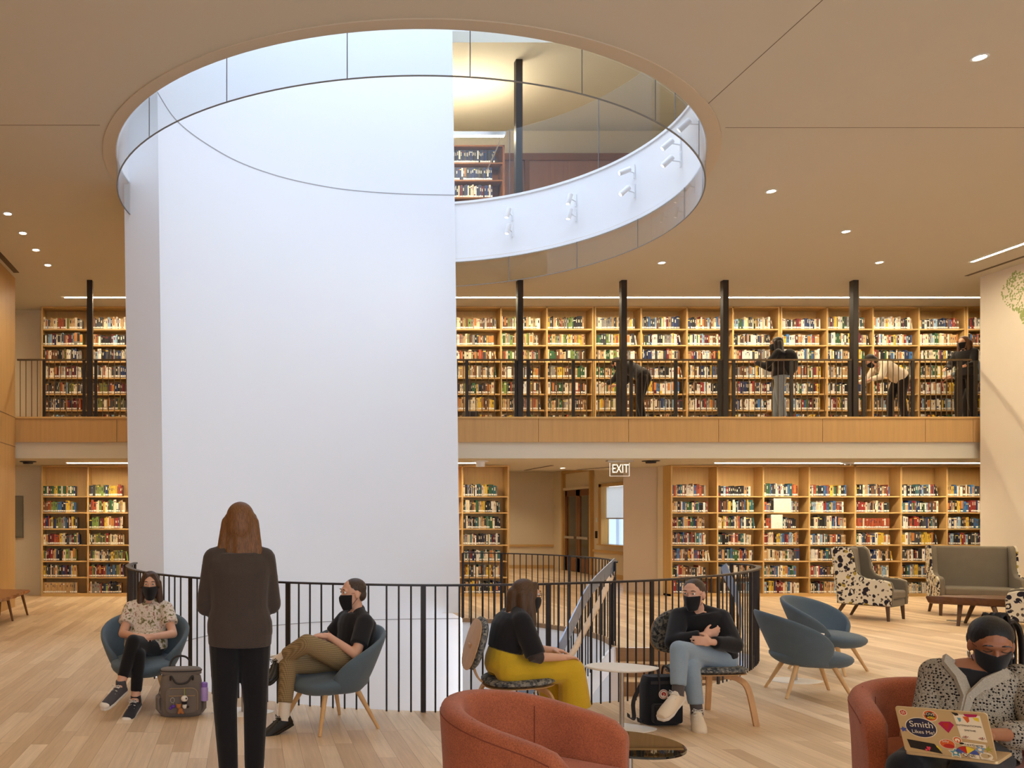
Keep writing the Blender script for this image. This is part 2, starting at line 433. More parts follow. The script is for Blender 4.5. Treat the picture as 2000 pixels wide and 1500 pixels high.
for a in JOINTS:
    p = oc(a, -0.018); mb = MB(); mb.cyl((p[0], p[1], 5.555), (p[0], p[1], CEIL), 0.0045, n=6)
    mb.build('joint', m_plain('joint_sealant', (118, 120, 124), 0.5) if a is JOINTS[0] else bpy.data.materials['joint_sealant'], t, world=True)
t = thing('glass_guard', 'frameless curved glass guard of the upper storey above the white band', 'guard', (OC.x, OC.y, UP))
GJ = [math.radians(a) for a in (-170, -140, -110, -80, -50, -20, 8, 31, 52, 66.3, 86, 104, 120, 150)]
for a, b in zip(GJ, GJ[1:]+[GJ[0]+2*PI]):
    if abs(a-math.radians(66.3)) < 1e-6: continue
    band(UP+0.03, UP+1.12, 0.005, 0.022, a+0.001, b-0.001, 14).build('glass_pane', M_GLASS, t, world=True)
for a in GJ:
    p = oc(a, 0.013); mb = MB(); mb.cyl((p[0], p[1], UP+0.03), (p[0], p[1], UP+1.12), 0.007, n=6)
    mb.build('joint', bpy.data.materials['joint_sealant'], t, world=True)

# white curved wall rising through the oculus
mb = MB(); rings = []
TN = []
for i, p in enumerate(TOWER):
    tg = (TOWER[min(i+1, len(TOWER)-1)]-TOWER[max(i-1, 0)]).normalized()
    TN.append(V((-tg.y, tg.x, 0)))
for p, n in zip(TOWER, TN):
    q = p+n*0.47; r = []
    for z in (-3.2, 12.4):
        s = (7.1-z)*0.0135
        r.append((V((p.x+s, p.y, z)), V((q.x+s, q.y, z))))
    rings.append([r[0][0], r[0][1], r[1][1], r[1][0]])
mb.loft(rings)
struct('wall_stairwell', mb, M_WHITE, 'tall white concave curved wall rising through the oculus', 'wall', smooth=30)
for z, nm in ((7.1, 'upper'), (-0.1, 'lower')):
    s = (7.1-z)*0.0135; mb = MB(); mb.strip([V((p.x+s, p.y, z))-n*0.001 for p, n in zip(TOWER, TN)], 0.006, 0.014)
    struct('trim_'+nm+'_joint', mb, M_SEAM, nm+' hairline joint across the white curved wall', 'joint')

# side and back walls
mb = MB(); mb.box(-4.6, -4.19, YF, 15.35, 0, CEIL)
struct('wall_left', mb, M_PANEL, 'oak panelled side wall by the live-edge bench', 'wall')
for i, (z, y0) in enumerate(((2.9, 8.0), (3.43, 8.0))):
    mb = MB(); mb.box(-4.191, -4.187, y0, 15.35, z, z+0.012)
    struct('trim_%d' % (i+1), mb, M_GROOVE, 'horizontal panel joint on the oak side wall, %s one' % ('lower', 'upper')[i], 'joint')
mb = MB(); mb.box(13.3, 13.75, YF, 15.3, 0, CEIL)
struct('wall_right', mb, M_WHITE if False else m_plain('warm_white_paint', (238, 226, 208), 0.8, var=0.01, spec=0.2), 'warm white side wall with painted plant mural', 'wall')
mb = MB(); mb.box(X0, 5.5, 17.72, 17.95, 0, LOW+0.0); mb.box(8.75, X1, 17.72, 17.95, 0, LOW); mb.box(X0, X1, 17.72, 17.95, LOW+.005, CEIL)
struct('wall_back', mb, M_CREAM, 'cream back wall behind the bookcases', 'wall')
for nm, x0, x1 in (('outer_left', X0-.2, X0), ('outer_right', X1, X1+.2)):
    mb = MB(); mb.box(x0, x1, YF, 17.95, 0, CEIL); mb.box(x0, x1, 2.0, 18.6, UP-.9, 10)
    struct('wall_'+nm, mb, M_CREAM, 'plain outer wall beyond the %s end of the gallery' % ('bench' if 'left' in nm else 'mural'), 'wall')
# window wall behind the camera
mb = MB(); mb.box(X0, X1, YF-.25, YF, 0, 0.55); mb.box(X0, X1, YF-.25, YF, 4.0, CEIL); mb.box(X0, -3.0, YF-.25, YF, .55, 4.0); mb.box(12.0, X1, YF-.25, YF, .55, 4.0)
for x in (0.0, 3.0, 6.0, 9.0): mb.box(x-.12, x+.12, YF-.25, YF, .55, 4.0)
struct('wall_front', mb, M_CREAM, 'window wall of the reading room facing the bookcases', 'wall')

# gallery slab
mb = MB(); mb.box(X0, X1, 15.48, 17.72, LOW, 3.42)
struct('floor_gallery', mb, M_CEIL, 'white plastered gallery slab carrying the upper bookcases', 'gallery slab')
mb = MB(); mb.box(X0, X1, 15.5, 17.72, 3.42, MEZ)
struct('floor_gallery_boards', mb, M_FLOOR, 'oak floor of the gallery', 'floor')
JX = [X0]+[(px-480)/106.9 for px in (228, 420, 640, 860, 1052, 1228, 1404, 1607, 1808, 1901)]+[X1]
for i, (a, b) in enumerate(zip(JX, JX[1:])):
    mb = MB(); mb.box(a+.004, b-.004, 15.44, 15.48, 3.0, 3.43)
    struct('trim_fascia_%d' % (i+1), mb, M_PANEL, 'oak fascia board on the gallery edge, %s from the bench end' % ('first second third fourth fifth sixth seventh eighth ninth tenth eleventh twelfth'.split()[i]), 'fascia panel')
mb = MB(); mb.box(X0, X1, 15.42, 15.56, 3.43, 3.462)
struct('trim_kerb', mb, M_OAKX, 'oak kerb along the top of the gallery fascia', 'kerb')
mb = MB(); mb.box(X0, X1, 17.72, 19.3, LOW, LOW+.1)
struct('ceiling_passage', mb, M_CEIL, 'lower ceiling over the passage behind the gallery', 'ceiling')

# ceiling joints
def cline(a, b, w=0.006): mbx = MB(); mbx.strip([V((*a, CEIL-.001)), V((*b, CEIL-.001))], w, 0.003); return mbx
for i, (a, b) in enumerate((((-4.19, 9.38), (-1.62, 9.38)), ((5.36, 9.44), (13.3, 9.44)), ((4.87, 8.95), (4.83, 2.0)))):
    struct('trim_ceiling_joint_%d' % (i+1), cline(a, b), M_GROOVE, 'hairline ceiling joint %s' % ('by the bench side of the oculus', 'by the mural side of the oculus', 'running from the oculus towards the windows')[i], 'joint')

# vestibule beyond the passage
mb = MB(); mb.box(5.0, 9.9, 27.2, 27.4, 0, 3.1); struct('wall_vestibule_back', mb, M_CREAM, 'cream far wall of the vestibule', 'wall')
mb = MB(); mb.box(5.3, 5.5, 17.95, 27.2, 0, 3.1); struct('wall_vestibule_left', mb, M_CREAM, 'vestibule wall beside the single bookcase', 'wall')
mb = MB()
mb.box(9.9, 10.05, 26.3, 27.2, 0, 3.1); mb.box(9.9, 10.05, 24.05, 26.3, 3.0, 3.1); mb.box(9.9, 10.05, 23.55, 24.05, 0, 3.1)
mb.box(9.9, 10.05, 20.6, 23.55, 0, .9); mb.box(9.9, 10.05, 20.6, 23.55, 2.5, 3.1); mb.box(9.9, 10.05, 19.2, 20.6, 0, 3.1)
struct('wall_vestibule_right', mb, M_CREAM, 'cream vestibule wall with the glazed door and window', 'wall')
mb = MB(); mb.prism([(5.3, 19.3), (10.05, 19.3), (10.05, 24.1), (11.45, 27.4), (5.3, 27.4)], 3.1, 3.2); struct('ceiling_vestibule', mb, M_CEIL, 'ceiling of the vestibule', 'ceiling')
mb = MB(); mb.box(5.3, 10.0, 19.28, 19.3, LOW, 3.15); struct('trim_vestibule_bulkhead', mb, M_CEIL, 'bulkhead where the passage ceiling steps up', 'bulkhead')
mb = MB(); mb.prism([(8.32, 18.62), (8.87, 17.93), (9.9, 17.93), (9.9, 21.0), (9.75, 21.0)], 0, LOW)
struct('column_beige', mb, m_plain('beige_paint', (214, 196, 174), 0.8, var=0.01), 'beige painted pier beside the long lower bookcase', 'pier')
mb = MB(); mb.prism([(10.05, 24.1), (11.45, 27.4), (11.35, 27.4), (10.05, 24.25)], 0, 3.1); mb.box(10.05, 11.4, 27.2, 27.4, 0, 3.1)
struct('wall_lobby', mb, M_CREAM, 'dim lobby walls seen through the glazed door', 'wall')
mb = MB(); mb.box(5.5, 9.9, 27.17, 27.2, 0, .11); struct('baseboard_back', mb, M_OAKX, 'oak baseboard of the vestibule far wall', 'baseboard')
mb = MB(); mb.box(5.5, 9.9, 27.15, 27.2, .70, .77); struct('trim_chair_rail_back', mb, M_OAKX, 'oak chair rail on the vestibule far wall', 'chair rail')
mb = MB(); mb.box(9.87, 9.9, 20.6, 24.0, 0, .11); struct('baseboard_right', mb, M_OAKX, 'oak baseboard below the vestibule window', 'baseboard')
mb = MB(); mb.box(9.85, 9.9, 20.6, 24.0, .66, .73); struct('trim_chair_rail_right', mb, M_OAKX, 'oak chair rail below the vestibule window', 'chair rail')
# door
d = thing('door_1', 'stained oak double-glazed door with transom in the vestibule', 'door', (9.9, 25.2, 0)); d['kind'] = 'structure'
mb = MB()
for y in (24.08, 26.2): mb.box(9.8, 10.02, y-.05, y+.05, 0, 3.05)
mb.box(9.8, 10.02, 24.08, 26.2, 2.98, 3.08); mb.build('door_frame', M_OAK, d, world=True)
mb = MB(); mb.box(9.82, 10.0, 24.13, 26.15, 2.47, 2.55); mb.build('transom_bar', M_CREAM, d, world=True)
mb = MB(); mb.box(9.9, 9.92, 24.13, 26.15, 2.55, 2.98); mb.build('transom_panel', M_CREAM, d, world=True)
for a, b in ((24.14, 25.13), (25.15, 26.14)):
    mb = MB(); mb.box(9.88, 9.93, a, a+.14, .02, 2.46); mb.box(9.88, 9.93, b-.14, b, .02, 2.46); mb.box(9.88, 9.93, a, b, .02, .42); mb.box(9.88, 9.93, a, b, 2.28, 2.46)
    lf = mb.build('door_leaf', M_OAKD, d, world=True)
    mb = MB(); mb.box(9.9, 9.91, a+.14-9.9*0, b-.14, .42, 2.28)
    g = mb.build('glass_pane', M_GLASS, None); g.parent = lf; g.location = -d.location
    mb = MB(); mb.box(9.80, 9.83, a+.1, b-.1, 1.0, 1.07); mb.box(9.83, 9.88, a+.1, a+.14, 1.0, 1.07); mb.box(9.83, 9.88, b-.14, b-.1, 1.0, 1.07)
    g = mb.build('push_bar', M_CHROME, None); g.parent = lf; g.location = -d.location
# vestibule window
w = thing('window_1', 'oak framed vestibule window with white roller shade half down', 'window', (9.9, 22.1, .9)); w['kind'] = 'structure'
mb = MB(); mb.box(9.84, 10.06, 23.4, 23.58, .88, 2.56); mb.box(9.84, 10.06, 20.6, 23.58, 2.48, 2.56); mb.build('window_frame', M_OAK, w, world=True)
mb = MB(); mb.box(9.8, 10.06, 20.6, 23.6, .86, .9); mb.build('window_sill', M_OAKX, w, world=True)
mb = MB(); mb.box(10.03, 10.04, 20.6, 23.4, .9, 2.48); mb.build('pane', M_GLASS, w, world=True)
tm = NT('shade_cloth'); tb = tm.n('ShaderNodeBsdfTranslucent'); tb.inputs[0].default_value = lin((235, 238, 240)); db = tm.n('ShaderNodeBsdfDiffuse'); db.inputs[0].default_value = lin((235, 235, 235))
ms = tm.n('ShaderNodeMixShader'); ms.inputs[0].default_value = 0.4; tm.l(tb.outputs[0], ms.inputs[1]); tm.l(db.outputs[0], ms.inputs[2]); tm.l(ms.outputs[0], tm.out.inputs[0])
mb = MB(); mb.box(9.985, 9.99, 20.62, 23.38, 1.62, 2.47); mb.build('roller_shade', tm.m, w, world=True)
mb = MB(); mb.box(9.98, 10.0, 20.62, 23.38, 1.59, 1.62); mb.build('shade_bar', M_CHROME, w, world=True)
# neighbouring facade seen through the window
mb = MB(); mb.box(30, 30.5, 30, 75, -1, 3); mb.box(29.9, 30, 30, 75, 1.9, 2.05)
for y in range(32, 74, 4): mb.box(29.8, 30, y, y+.8, -1, 2.4)
struct('exterior_facade', mb, m_plain('distant_concrete', (150, 158, 168), 0.8), 'pale building front outside the vestibule window', 'building')

# upper storey walls, wood panelling, ceiling and skylight
mb = MB(); mb.box(X0, X1, 18.3, 18.6, UP, 10); struct('wall_upper_back', mb, M_CREAM, 'cream wall of the upper storey behind the oculus', 'wall')
mb = MB(); mb.box(5.35, 12, 17.9, 18.1, UP, 9.3); struct('wall_upper_panelling', mb, m_wood('walnut_panelling', (146, 106, 84), .85, 'Z', .5), 'brown wood panelled upper wall seen through the glass guard', 'wall')
mb = MB(); mb.box(5.35, 12, 17.84, 17.9, 9.18, 9.32); mb.box(5.9, 6.0, 17.86, 17.9, UP, 9.18); mb.box(8.6, 8.7, 17.86, 17.9, UP, 9.18); struct('trim_upper_panelling', mb, M_OAKD, 'dark trim of the upper wood panelling', 'trim')
mb = MB(); mb.box(X0, X1, 1.8, 2.0, UP-.9, 10); struct('wall_upper_front', mb, M_CREAM, 'upper storey wall on the window side', 'wall')
mb = MB()
mb.box(X0, -2.7, 2, 18.6, 10, 10.2); mb.box(6.7, X1, 2, 18.6, 10, 10.2); mb.box(-2.7, 6.7, 2, 6.3, 10, 10.2); mb.box(-2.7, 6.7, 14.9, 18.6, 10, 10.2)
struct('ceiling_upper', mb, M_CEIL, 'upper storey ceiling around the skylight shaft', 'ceiling')
mb = MB()
for x in (-2.8, 6.7): mb.box(x, x+.1, 6.2, 15.0, 10.2, 12.8)
for y in (6.2, 14.9): mb.box(-2.8, 6.8, y, y+.1, 10.2, 12.8)
struct('wall_skylight_shaft', mb, M_WHITE, 'white skylight shaft above the oculus', 'wall')
# ------------------------------------------------------------------ lamps and fittings
def spot(name, loc, aim, watts, col, ang, blend=0.6, r=0.05, parent=None):
    l = bpy.data.lights.new(name, 'SPOT'); l.energy = watts; l.color = col; l.spot_size = math.radians(ang); l.spot_blend = blend; l.shadow_soft_size = r
    o = bpy.data.objects.new(name, l); COL.objects.link(o); o.location = loc
    o.rotation_euler = (V(aim)-V(loc)).to_track_quat('-Z', 'Y').to_euler()
    if parent is not None: o.parent = parent; o.location = V(loc)-parent.location
    return o
def downlight(x, y, label, watts=None, group=None, z=CEIL, ang=120):
    t = thing('recessed_downlight', label, 'downlight', (x, y, z), group=group)
    mb = MB(); mb.lathe([(.052, -.001), (.072, -.001), (.074, -.006), (.054, -.008), (.05, -.004)], n=24); mb.build('trim_ring', M_WHITE, t)
    mb = MB(); mb.lathe([(.001, -.005), (.05, -.005), (.05, -.002), (.001, -.002)], n=20); mb.build('lens', M_LAMP, t)
    spot('downlight_beam', (x, y, z-.02), (x, y, 0), watts or DOWN_W, WARM, ang, .8, .05, t)
for i, y in enumerate((12.1, 12.92, 13.73, 14.55)):
    downlight(-3.41, y, '%s small recessed downlight in the row above the live-edge bench' % ('nearest', 'second', 'third', 'farthest')[i], DOWN_W*.45, 'row of downlights above the bench')
for x, y, s in ((6.95, 8.0, 'large bright recessed downlight near the upper corner of the ceiling'), (7.01, 11.27, 'recessed downlight beside the oculus edge'), (9.13, 12.85, 'recessed downlight alone midway between oculus and mural wall'), (10.8, 14.4, 'recessed downlight nearest the mural wall and gallery'), (7.1, 14.42, 'recessed downlight over the gallery just below the glass baffle')):
    downlight(x, y, s, group='ceiling downlights')
for x, y in ((-2.6, 3.5), (2.2, 3.2), (6.6, 3.2), (10.6, 3.5), (10.9, 7.2), (-2.9, 7.4), (2.2, .2), (7, .2), (11.2, 10.6)):
    downlight(x, y, 'recessed downlight in the ceiling on the window side of the oculus', group='downlights on the window side')

def strip_light(x0, x1, y, z, label, w=.05, axis='X', y1=None, group='linear strip lights'):
    t = thing('linear_strip_light', label, 'strip light', ((x0+x1)/2, y, z), group=group)
    mb = MB()
    if axis == 'X': mb.box(x0, x1, y-w/2, y+w/2, z-.008, z-.002)
    else: mb.box(x0, x1, y, y1, z-.008, z-.002)
    mb.build('diffuser', M_LIGHT, t, world=True)
    mb = MB()
    if axis == 'X': mb.box(x0-.01, x1+.01, y-w/2-.012, y-w/2, z-.012, z-.001); mb.box(x0-.01, x1+.01, y+w/2, y+w/2+.012, z-.012, z-.001)
    else: mb.box(x0-.012, x0, y, y1, z-.012, z-.001); mb.box(x1, x1+.012, y, y1, z-.012, z-.001)
    mb.build('channel', M_WHITE, t, world=True)
gx = lambda px: (px-480)/1650*16.65
strip_light(gx(126), gx(560), 16.65, CEIL, 'bright strip light above the two gallery bays behind the bench side')
strip_light(gx(760), gx(1664), 16.65, CEIL, 'longest strip light above the gallery bookcase')
strip_light(gx(1682), gx(1990), 16.65, CEIL, 'strip light above the gallery bookcase near the mural wall')
strip_light(gx(131), gx(560), 16.65, LOW, 'strip light under the gallery over the bench-side lower bookcase')
strip_light(gx(700), gx(935), 16.65, LOW, 'short strip light under the gallery beside the white curved wall')
strip_light(gx(1398), gx(1641), 16.65, LOW, 'strip light under the gallery over the long lower bookcase, pier half')
strip_light(gx(1666), gx(1990), 16.65, LOW, 'strip light under the gallery over the long lower bookcase, mural half')
strip_light(12.31, 12.37, 8.0, CEIL, 'ceiling strip light running beside the mural wall', axis='Y', y1=14.36)
for nm, lab, (a, b, c, d) in (('linear_air_vent', 'dark linear air vent in the ceiling along the mural wall', (12.93, 13.0, 8.0, 15.2)), ('linear_air_vent', 'dark linear air vent in the ceiling along the oak side wall', (-4.12, -4.02, 8, 15.0))):
    mb = MB(); mb.box(a, b, c, d, CEIL-.006, CEIL-.001); tag(mb.build(nm, M_VENT), lab, 'air vent')
for lab, (p, q) in (('dark linear air vent in the passage ceiling beside the single bookcase', ((6.35, 19.2), (6.35, 17.5))), ('dark linear air vent in the passage ceiling behind the exit sign', ((7.5, 19.1), (7.9, 17.6)))):
    mb = MB(); mb.strip([V((*p, LOW-.004)), V((*q, LOW-.004))], .06, .006); tag(mb.build('linear_air_vent', M_VENT), lab, 'air vent')

# track spots on the oculus band
M_SPOTW = m_plain('white_lamp_enamel', (236, 238, 240), 0.4, var=.01)
M_LENS = m_emit('spot_lens', (1.0, .93, .82), 3)
def band_at(px):
    best = None
    for i in range(-200, 720):
        a = math.radians(i/8); x, y = oc(a, 0.0); e = abs(480+x*1650/y-px)
        if y > 9.6 and (best is None or e < best[0]): best = (e, a)
    return best[1]
ORD = ('first', 'second', 'third', 'fourth')
for i, (px, y1, y2) in enumerate(((1000, 422, 453), (1125, 394, 423), (1240, 338, 376), (1330, 283, 316), (1368, 243, None))):
    a = band_at(px); x, y = oc(a, 0.0); inw = V((OC.x-x, OC.y-y, 0)).normalized()
    for k, py in enumerate((y1, y2)):
        if py is None: continue
        z = EYE+(HY-py)/F*y
        t = thing('track_spotlight', 'white spotlight on the oculus band, %s of %s' % (('upper', 'lower')[k], ('pair beside the white curved wall', 'second pair from the white curved wall', 'third pair from the white curved wall', 'fourth pair from the white curved wall', 'last mount at the band end')[i]), 'spotlight', (x, y, z), group='spotlights on the oculus band')
        b = V((x, y, z)); hd = b+inw*.19
        mb = MB(); tg = V((-inw.y, inw.x, 0)); mb.obox(b+inw*.012+V((0, 0, .02)), (.012, .022, .20), Matrix((inw, tg, V((0, 0, 1)))).transposed()); mb.build('wall_plate', M_SPOTW, t, world=True)
        mb = MB(); mb.cyl(b, hd+V((0, 0, .02)), .009, n=8); mb.build('arm', M_SPOTW, t, world=True)
        aim = V((0.3+i*.3, 13.2, 3.4 if k else 5.0)); dr = (aim-hd).normalized()
        dr = V((dr.x*.3, dr.y*.25, -1.0)).normalized() if i < 2 else (V((dr.x, dr.y, -.75)).normalized() if k or i > 2 else dr)
        mb = MB(); mb.tube([hd-dr*.08, hd-dr*.075, hd+dr*.075, hd+dr*.08], [.032, .040, .040, .038], 18); mb.build('head', M_SPOTW, t, world=True)
        mb = MB(); mb.tube([hd+dr*.08, hd+dr*.084], [.029, .029], 16); mb.build('lens', M_LENS, t, world=True)
        spot('spotlight_beam', hd+dr*.11, aim, SPOT_W, (1.0, .97, .95), 75, .9, .05, t)

# gallery columns and guards
CX = (-2.86, 5.03, 6.93, 8.79, 11.17)
for i, x in enumerate(CX):
    mb = MB(); mb.box(x-.05, x+.05, 15.46, 15.57, 3.0, CEIL)
    o = mb.build('steel_column', M_BLACK, bevel=.004, seg=1); tag(o, 'slender dark steel column on the gallery edge, %s' % ('bench side of the white curved wall', 'first beyond the white curved wall', 'second beyond the white curved wall', 'third beyond the white curved wall', 'last before the mural wall')[i], 'column', 'gallery columns')
def gallery_guard(x0, x1, label, posts, n):
    t = thing('gallery_guard_rail', label, 'guard rail', ((x0+x1)/2, 15.5, 3.46), group='gallery guard rails')
    mb = MB(); mb.box(x0, x1, 15.47, 15.53, 4.50, 4.525); mb.build('top_rail', M_RAILW, t, world=True)
    for x in posts:
        mb = MB(); mb.box(x-.028, x+.028, 15.485, 15.515, 3.45, 4.5); mb.build('post', M_BLACK, t, world=True)
    for k in range(n):
        x = x0+(k+.5)*(x1-x0)/n
        if min([abs(x-p) for p in posts]+[9]) < .05: continue
        mb = MB(); mb.cyl((x, 15.5, 3.45), (x, 15.5, 4.5), .0075, n=6); mb.build('baluster', M_RAILW, t, world=True)
g106 = lambda px: (px-480)/106.5
gallery_guard(-4.19, CX[0]-.07, 'gallery guard rail at the bench end', [g106(86), g106(164)], 12)
gallery_guard(CX[0]+.07, -1.6, 'gallery guard rail running behind the white curved wall', [g106(187)], 11)
gallery_guard(3.6, CX[1]-.07, 'gallery guard rail from the white curved wall to its next column', [g106(912), g106(1008)], 12)
gallery_guard(CX[1]+.07, CX[2]-.07, 'gallery guard rail in front of the bending person', [g106(1032), g106(1120), g106(1207)], 16)
gallery_guard(CX[2]+.07, CX[3]-.07, 'gallery guard rail between the bending person and the person in jeans', [g106(1233), g106(1320), g106(1405)], 16)
gallery_guard(CX[3]+.07, CX[4]-.07, 'gallery guard rail in front of the person in jeans', [g106(1433), g106(1546), g106(1660)], 21)
gallery_guard(CX[4]+.07, 13.3, 'gallery guard rail between the last column and the mural wall', [g106(1687), g106(1783), g106(1876), g106(1906)], 21)

# stair guards round the well
def well_guard(path, label, nbal, postn, side=0):
    c = path[len(path)//2]; t = thing('stair_guard_rail', label, 'guard rail', (c.x, c.y, 0), group='stair guard rails')
    mb = MB(); mb.strip([p+V((0, 0, 1.05)) for p in path], .055, .016); mb.build('top_rail', M_RAIL, t, world=True)
    pts = resample(path, .05); L = len(pts)-1
    for k in range(nbal+1):
        p = pts[min(L, round(k*L/nbal))]
        if k % postn == postn//2 or k in (0, nbal):
            q = pts[min(L, round(k*L/nbal)+1)]; d0 = (q-pts[max(0, round(k*L/nbal)-1)]).normalized(); n0 = V((-d0.y, d0.x, 0))
            mb = MB(); mb.obox(p+V((0, 0, .515)), (.042, .016, 1.06), Matrix((d0, n0, V((0, 0, 1)))).transposed()); mb.build('post', M_RAIL, t, world=True)
        else:
            mb = MB(); mb.cyl(p+V((0, 0, -.03)), p+V((0, 0, 1.045)), .0078, n=6); mb.build('baluster', M_RAIL, t, world=True)
    return t
well_guard(GUARD, 'dark steel guard rail curving round the near side of the stair well', 108, 11)
well_guard(INNER, 'dark steel guard rail on the far side of the stair well', 36, 12)

# stair: eccentric flight turning down towards the viewer
ST = thing('winding_stair', 'oak winding stair going down behind the near guard rail', 'staircase', (5.2, 10.2, 0))
SC = V((2.9, 10.75, 0))
gp = [p for p in reversed(inset(GUARD, .1))]
def outer(k): L = [p for p in gp]; i = min(len(L)-1, 3+k*3.1); a = int(i); return L[a].lerp(L[min(a+1, len(L)-1)], i-a)
def innr(k): a = -k*.21; return SC+V((1.72*math.cos(a), 1.72*math.sin(a), 0))
M_TREAD = m_wood('oak_tread', (206, 168, 122), .85, 'X', .8)
M_RISER = m_wood('oak_riser', (168, 128, 88), .85, 'X', .8)
for k in range(9):
    a, b, c, d = innr(k), outer(k), outer(k+1), innr(k+1); z = -.17*(k+1)
    if k == 0: a, b = V((4.6, 10.5, 0)), V((5.9, 10.5, 0))
    mb = MB(); mb.add([p+V((0, 0, zz)) for zz in (z-.04, z) for p in (a, b, c, d)], [(3, 2, 1, 0), (4, 5, 6, 7), (0, 1, 5, 4), (1, 2, 6, 5), (2, 3, 7, 6), (3, 0, 4, 7)])
    tr = mb.build('tread', M_TREAD, ST, world=True)
    mb = MB(); e = (d-a).normalized()*.012
    mb.add([p+V((0, 0, zz)) for zz in (z, z+.166) for p in (a, b, b+e, a+e)], [(3, 2, 1, 0), (4, 5, 6, 7), (0, 1, 5, 4), (1, 2, 6, 5), (2, 3, 7, 6), (3, 0, 4, 7)])
    mb.build('riser', M_RISER, ST, world=True)
hel = spline([(4.68, 10.7, 1.03), (4.16, 10.2, .75), (3.82, 9.85, .40), (3.45, 9.5, 0), (2.9, 9.25, -.45), (2.2, 9.1, -.9)], 4)
mb = MB(); mb.strip(hel, .014, .15); mb.build('inner_stringer_cap', M_STEELB, ST, world=True)
mb = MB()
for i in range(1, len(hel)):
    p = hel[i]
    mb = MB(); mb.cyl(p+V((0, 0, -1.1)), p, .008, n=6); mb.build('baluster', M_RAIL, ST, world=True)
    if i % 2:
        p = hel[i].lerp(hel[i-1], .5); mb = MB(); mb.cyl(p+V((0, 0, -1.1)), p, .008, n=6); mb.build('baluster', M_RAIL, ST, world=True)
mb = MB(); mb.strip([p+V((0, 0, -1.15)) for p in hel], .03, .26); mb.build('inner_stringer', M_WHITE, ST, world=True)
hr = [V((4.70, 10.80, .88)), V((4.64, 10.70, .885)), V((4.32, 10.3, .60)), V((3.97, 9.95, .25)), V((3.62, 9.6, -.05)), V((3.0, 9.4, -.5)), V((2.4, 9.3, -.9))]
mb = MB(); mb.tube(spline(hr, 4), .033, 12); mb.build('wooden_handrail', m_wood('ash_handrail', (226, 196, 162), .9, 'Y', 1), ST, world=True)
mb = MB(); mb.cyl((4.64, 10.72, 0), (4.64, 10.72, .88), .03, n=12); mb.build('handrail_post', M_RAIL, ST, world=True)
oh = [V((5.86, 10.25, 1.03))]+[outer(i*.5)+V((0, 0, .98-.095*i)) for i in range(1, 14)]
oh = [p+(V((2.2, 10.4, p.z))-p).normalized()*.06 for p in oh]
mb = MB(); mb.strip(oh, .012, .12); mb.build('outer_stringer_cap', M_STEELB, ST, world=True)

# small fittings
t = thing('exit_sign', 'clear edge-lit EXIT sign under the gallery', 'exit sign', (7.08, 16.0, LOW))
mb = MB(); mb.box(-.24, .24, -.05, .05, -.03, 0); mb.build('mount', M_CHROME, t)
mb = MB(); mb.box(-.185, .185, -.004, .004, -.30, -.03); mb.build('acrylic_panel', M_GLASS, t)
mb = MB()
for a, b, c, d in ((-.187, .187, -.302, -.296), (-.187, -.181, -.30, -.05), (.181, .187, -.30, -.05)): mb.box(a, b, -.006, .006, c, d)
mb.build('panel_edge', m_emit('lit_acrylic_edge', (1, .9, .75), 1.2), t)
text('lettering', 'EXIT', .235, m_emit('exit_letters', (1, .86, .66), 1.7), t, Matrix.Translation((.01, -.008, -.165)) @ Matrix.Rotation(PI/2, 4, 'X'), .002, font_scale=(.66, 1))
for x, y, z, lab in ((-4.2, 16.3, LOW, 'dark flush ceiling device under the gallery at the bench end'), (7.72, 16.1, LOW, 'dark flush ceiling device under the gallery beside the exit sign')):
    t = thing('ceiling_speaker', lab, 'ceiling device', (x, y, z)); mb = MB(); mb.lathe([(.16, 0), (.16, -.012), (.10, -.02)], n=20); mb.build('flange', M_BLACK, t); mb = MB(); mb.lathe([(.10, -.015), (.09, -.05), (.02, -.055)], n=20); mb.build('body', M_BLACK, t)
t = thing('smoke_detector', 'white canister detector under the gallery beside the single bookcase', 'detector', (4.5, 16.2, LOW)); mb = MB(); mb.lathe([(.15, 0), (.15, -.015), (.08, -.02)], n=20); mb.build('flange', M_WHITE, t); mb = MB(); mb.lathe([(.085, -.01), (.08, -.11), (.02, -.115)], n=20); mb.build('body', M_WHITE, t)
t = thing('emergency_light', 'small twin emergency light in the strip over the long lower bookcase', 'emergency light', (gx(1653), 16.62, LOW)); mb = MB(); mb.box(-.11, .11, -.05, .05, -.03, 0); mb.build('housing', M_WHITE, t, bevel=.01)
for s in (-1, 1): mb = MB(); mb.ell((s*.045, -.02, -.04), .03); mb.build('lamp_head', M_CHROME, t)
t = thing('electrical_panel', 'grey electrical panel on the cream wall beside the lower bookcase', 'panel', (-4.78, 17.7, 1.2)); mb = MB(); mb.box(-.12, .12, -.03, 0.015, 0, .88); mb.build('cabinet', m_plain('panel_grey', (112, 106, 94), .5), t, bevel=.005); mb = MB(); mb.box(-.10, .10, -.036, -.03, .03, .85); mb.build('door', m_plain('panel_grey_door', (122, 116, 104), .5), t)
mb = MB(); mb.box(9.87, 9.9, 23.78, 23.88, 1.05, 1.25); tag(mb.build('door_opener_plate', M_BLACK), 'black door opener plate beside the glazed door', 'switch')
mb = MB(); mb.box(9.885, 9.9, 23.78, 23.86, 1.5, 1.62); tag(mb.build('light_switch', M_WHITE), 'white switch above the black opener plate', 'switch')
for i, x in enumerate((8.03, 8.28)):
    mb = MB(); mb.box(x, x+.08, 27.18, 27.2, .4, .52); tag(mb.build('wall_outlet', M_CHROME), 'metal wall outlet low on the vestibule far wall, %s the door' % ('farther from', 'nearer')[i], 'outlet')
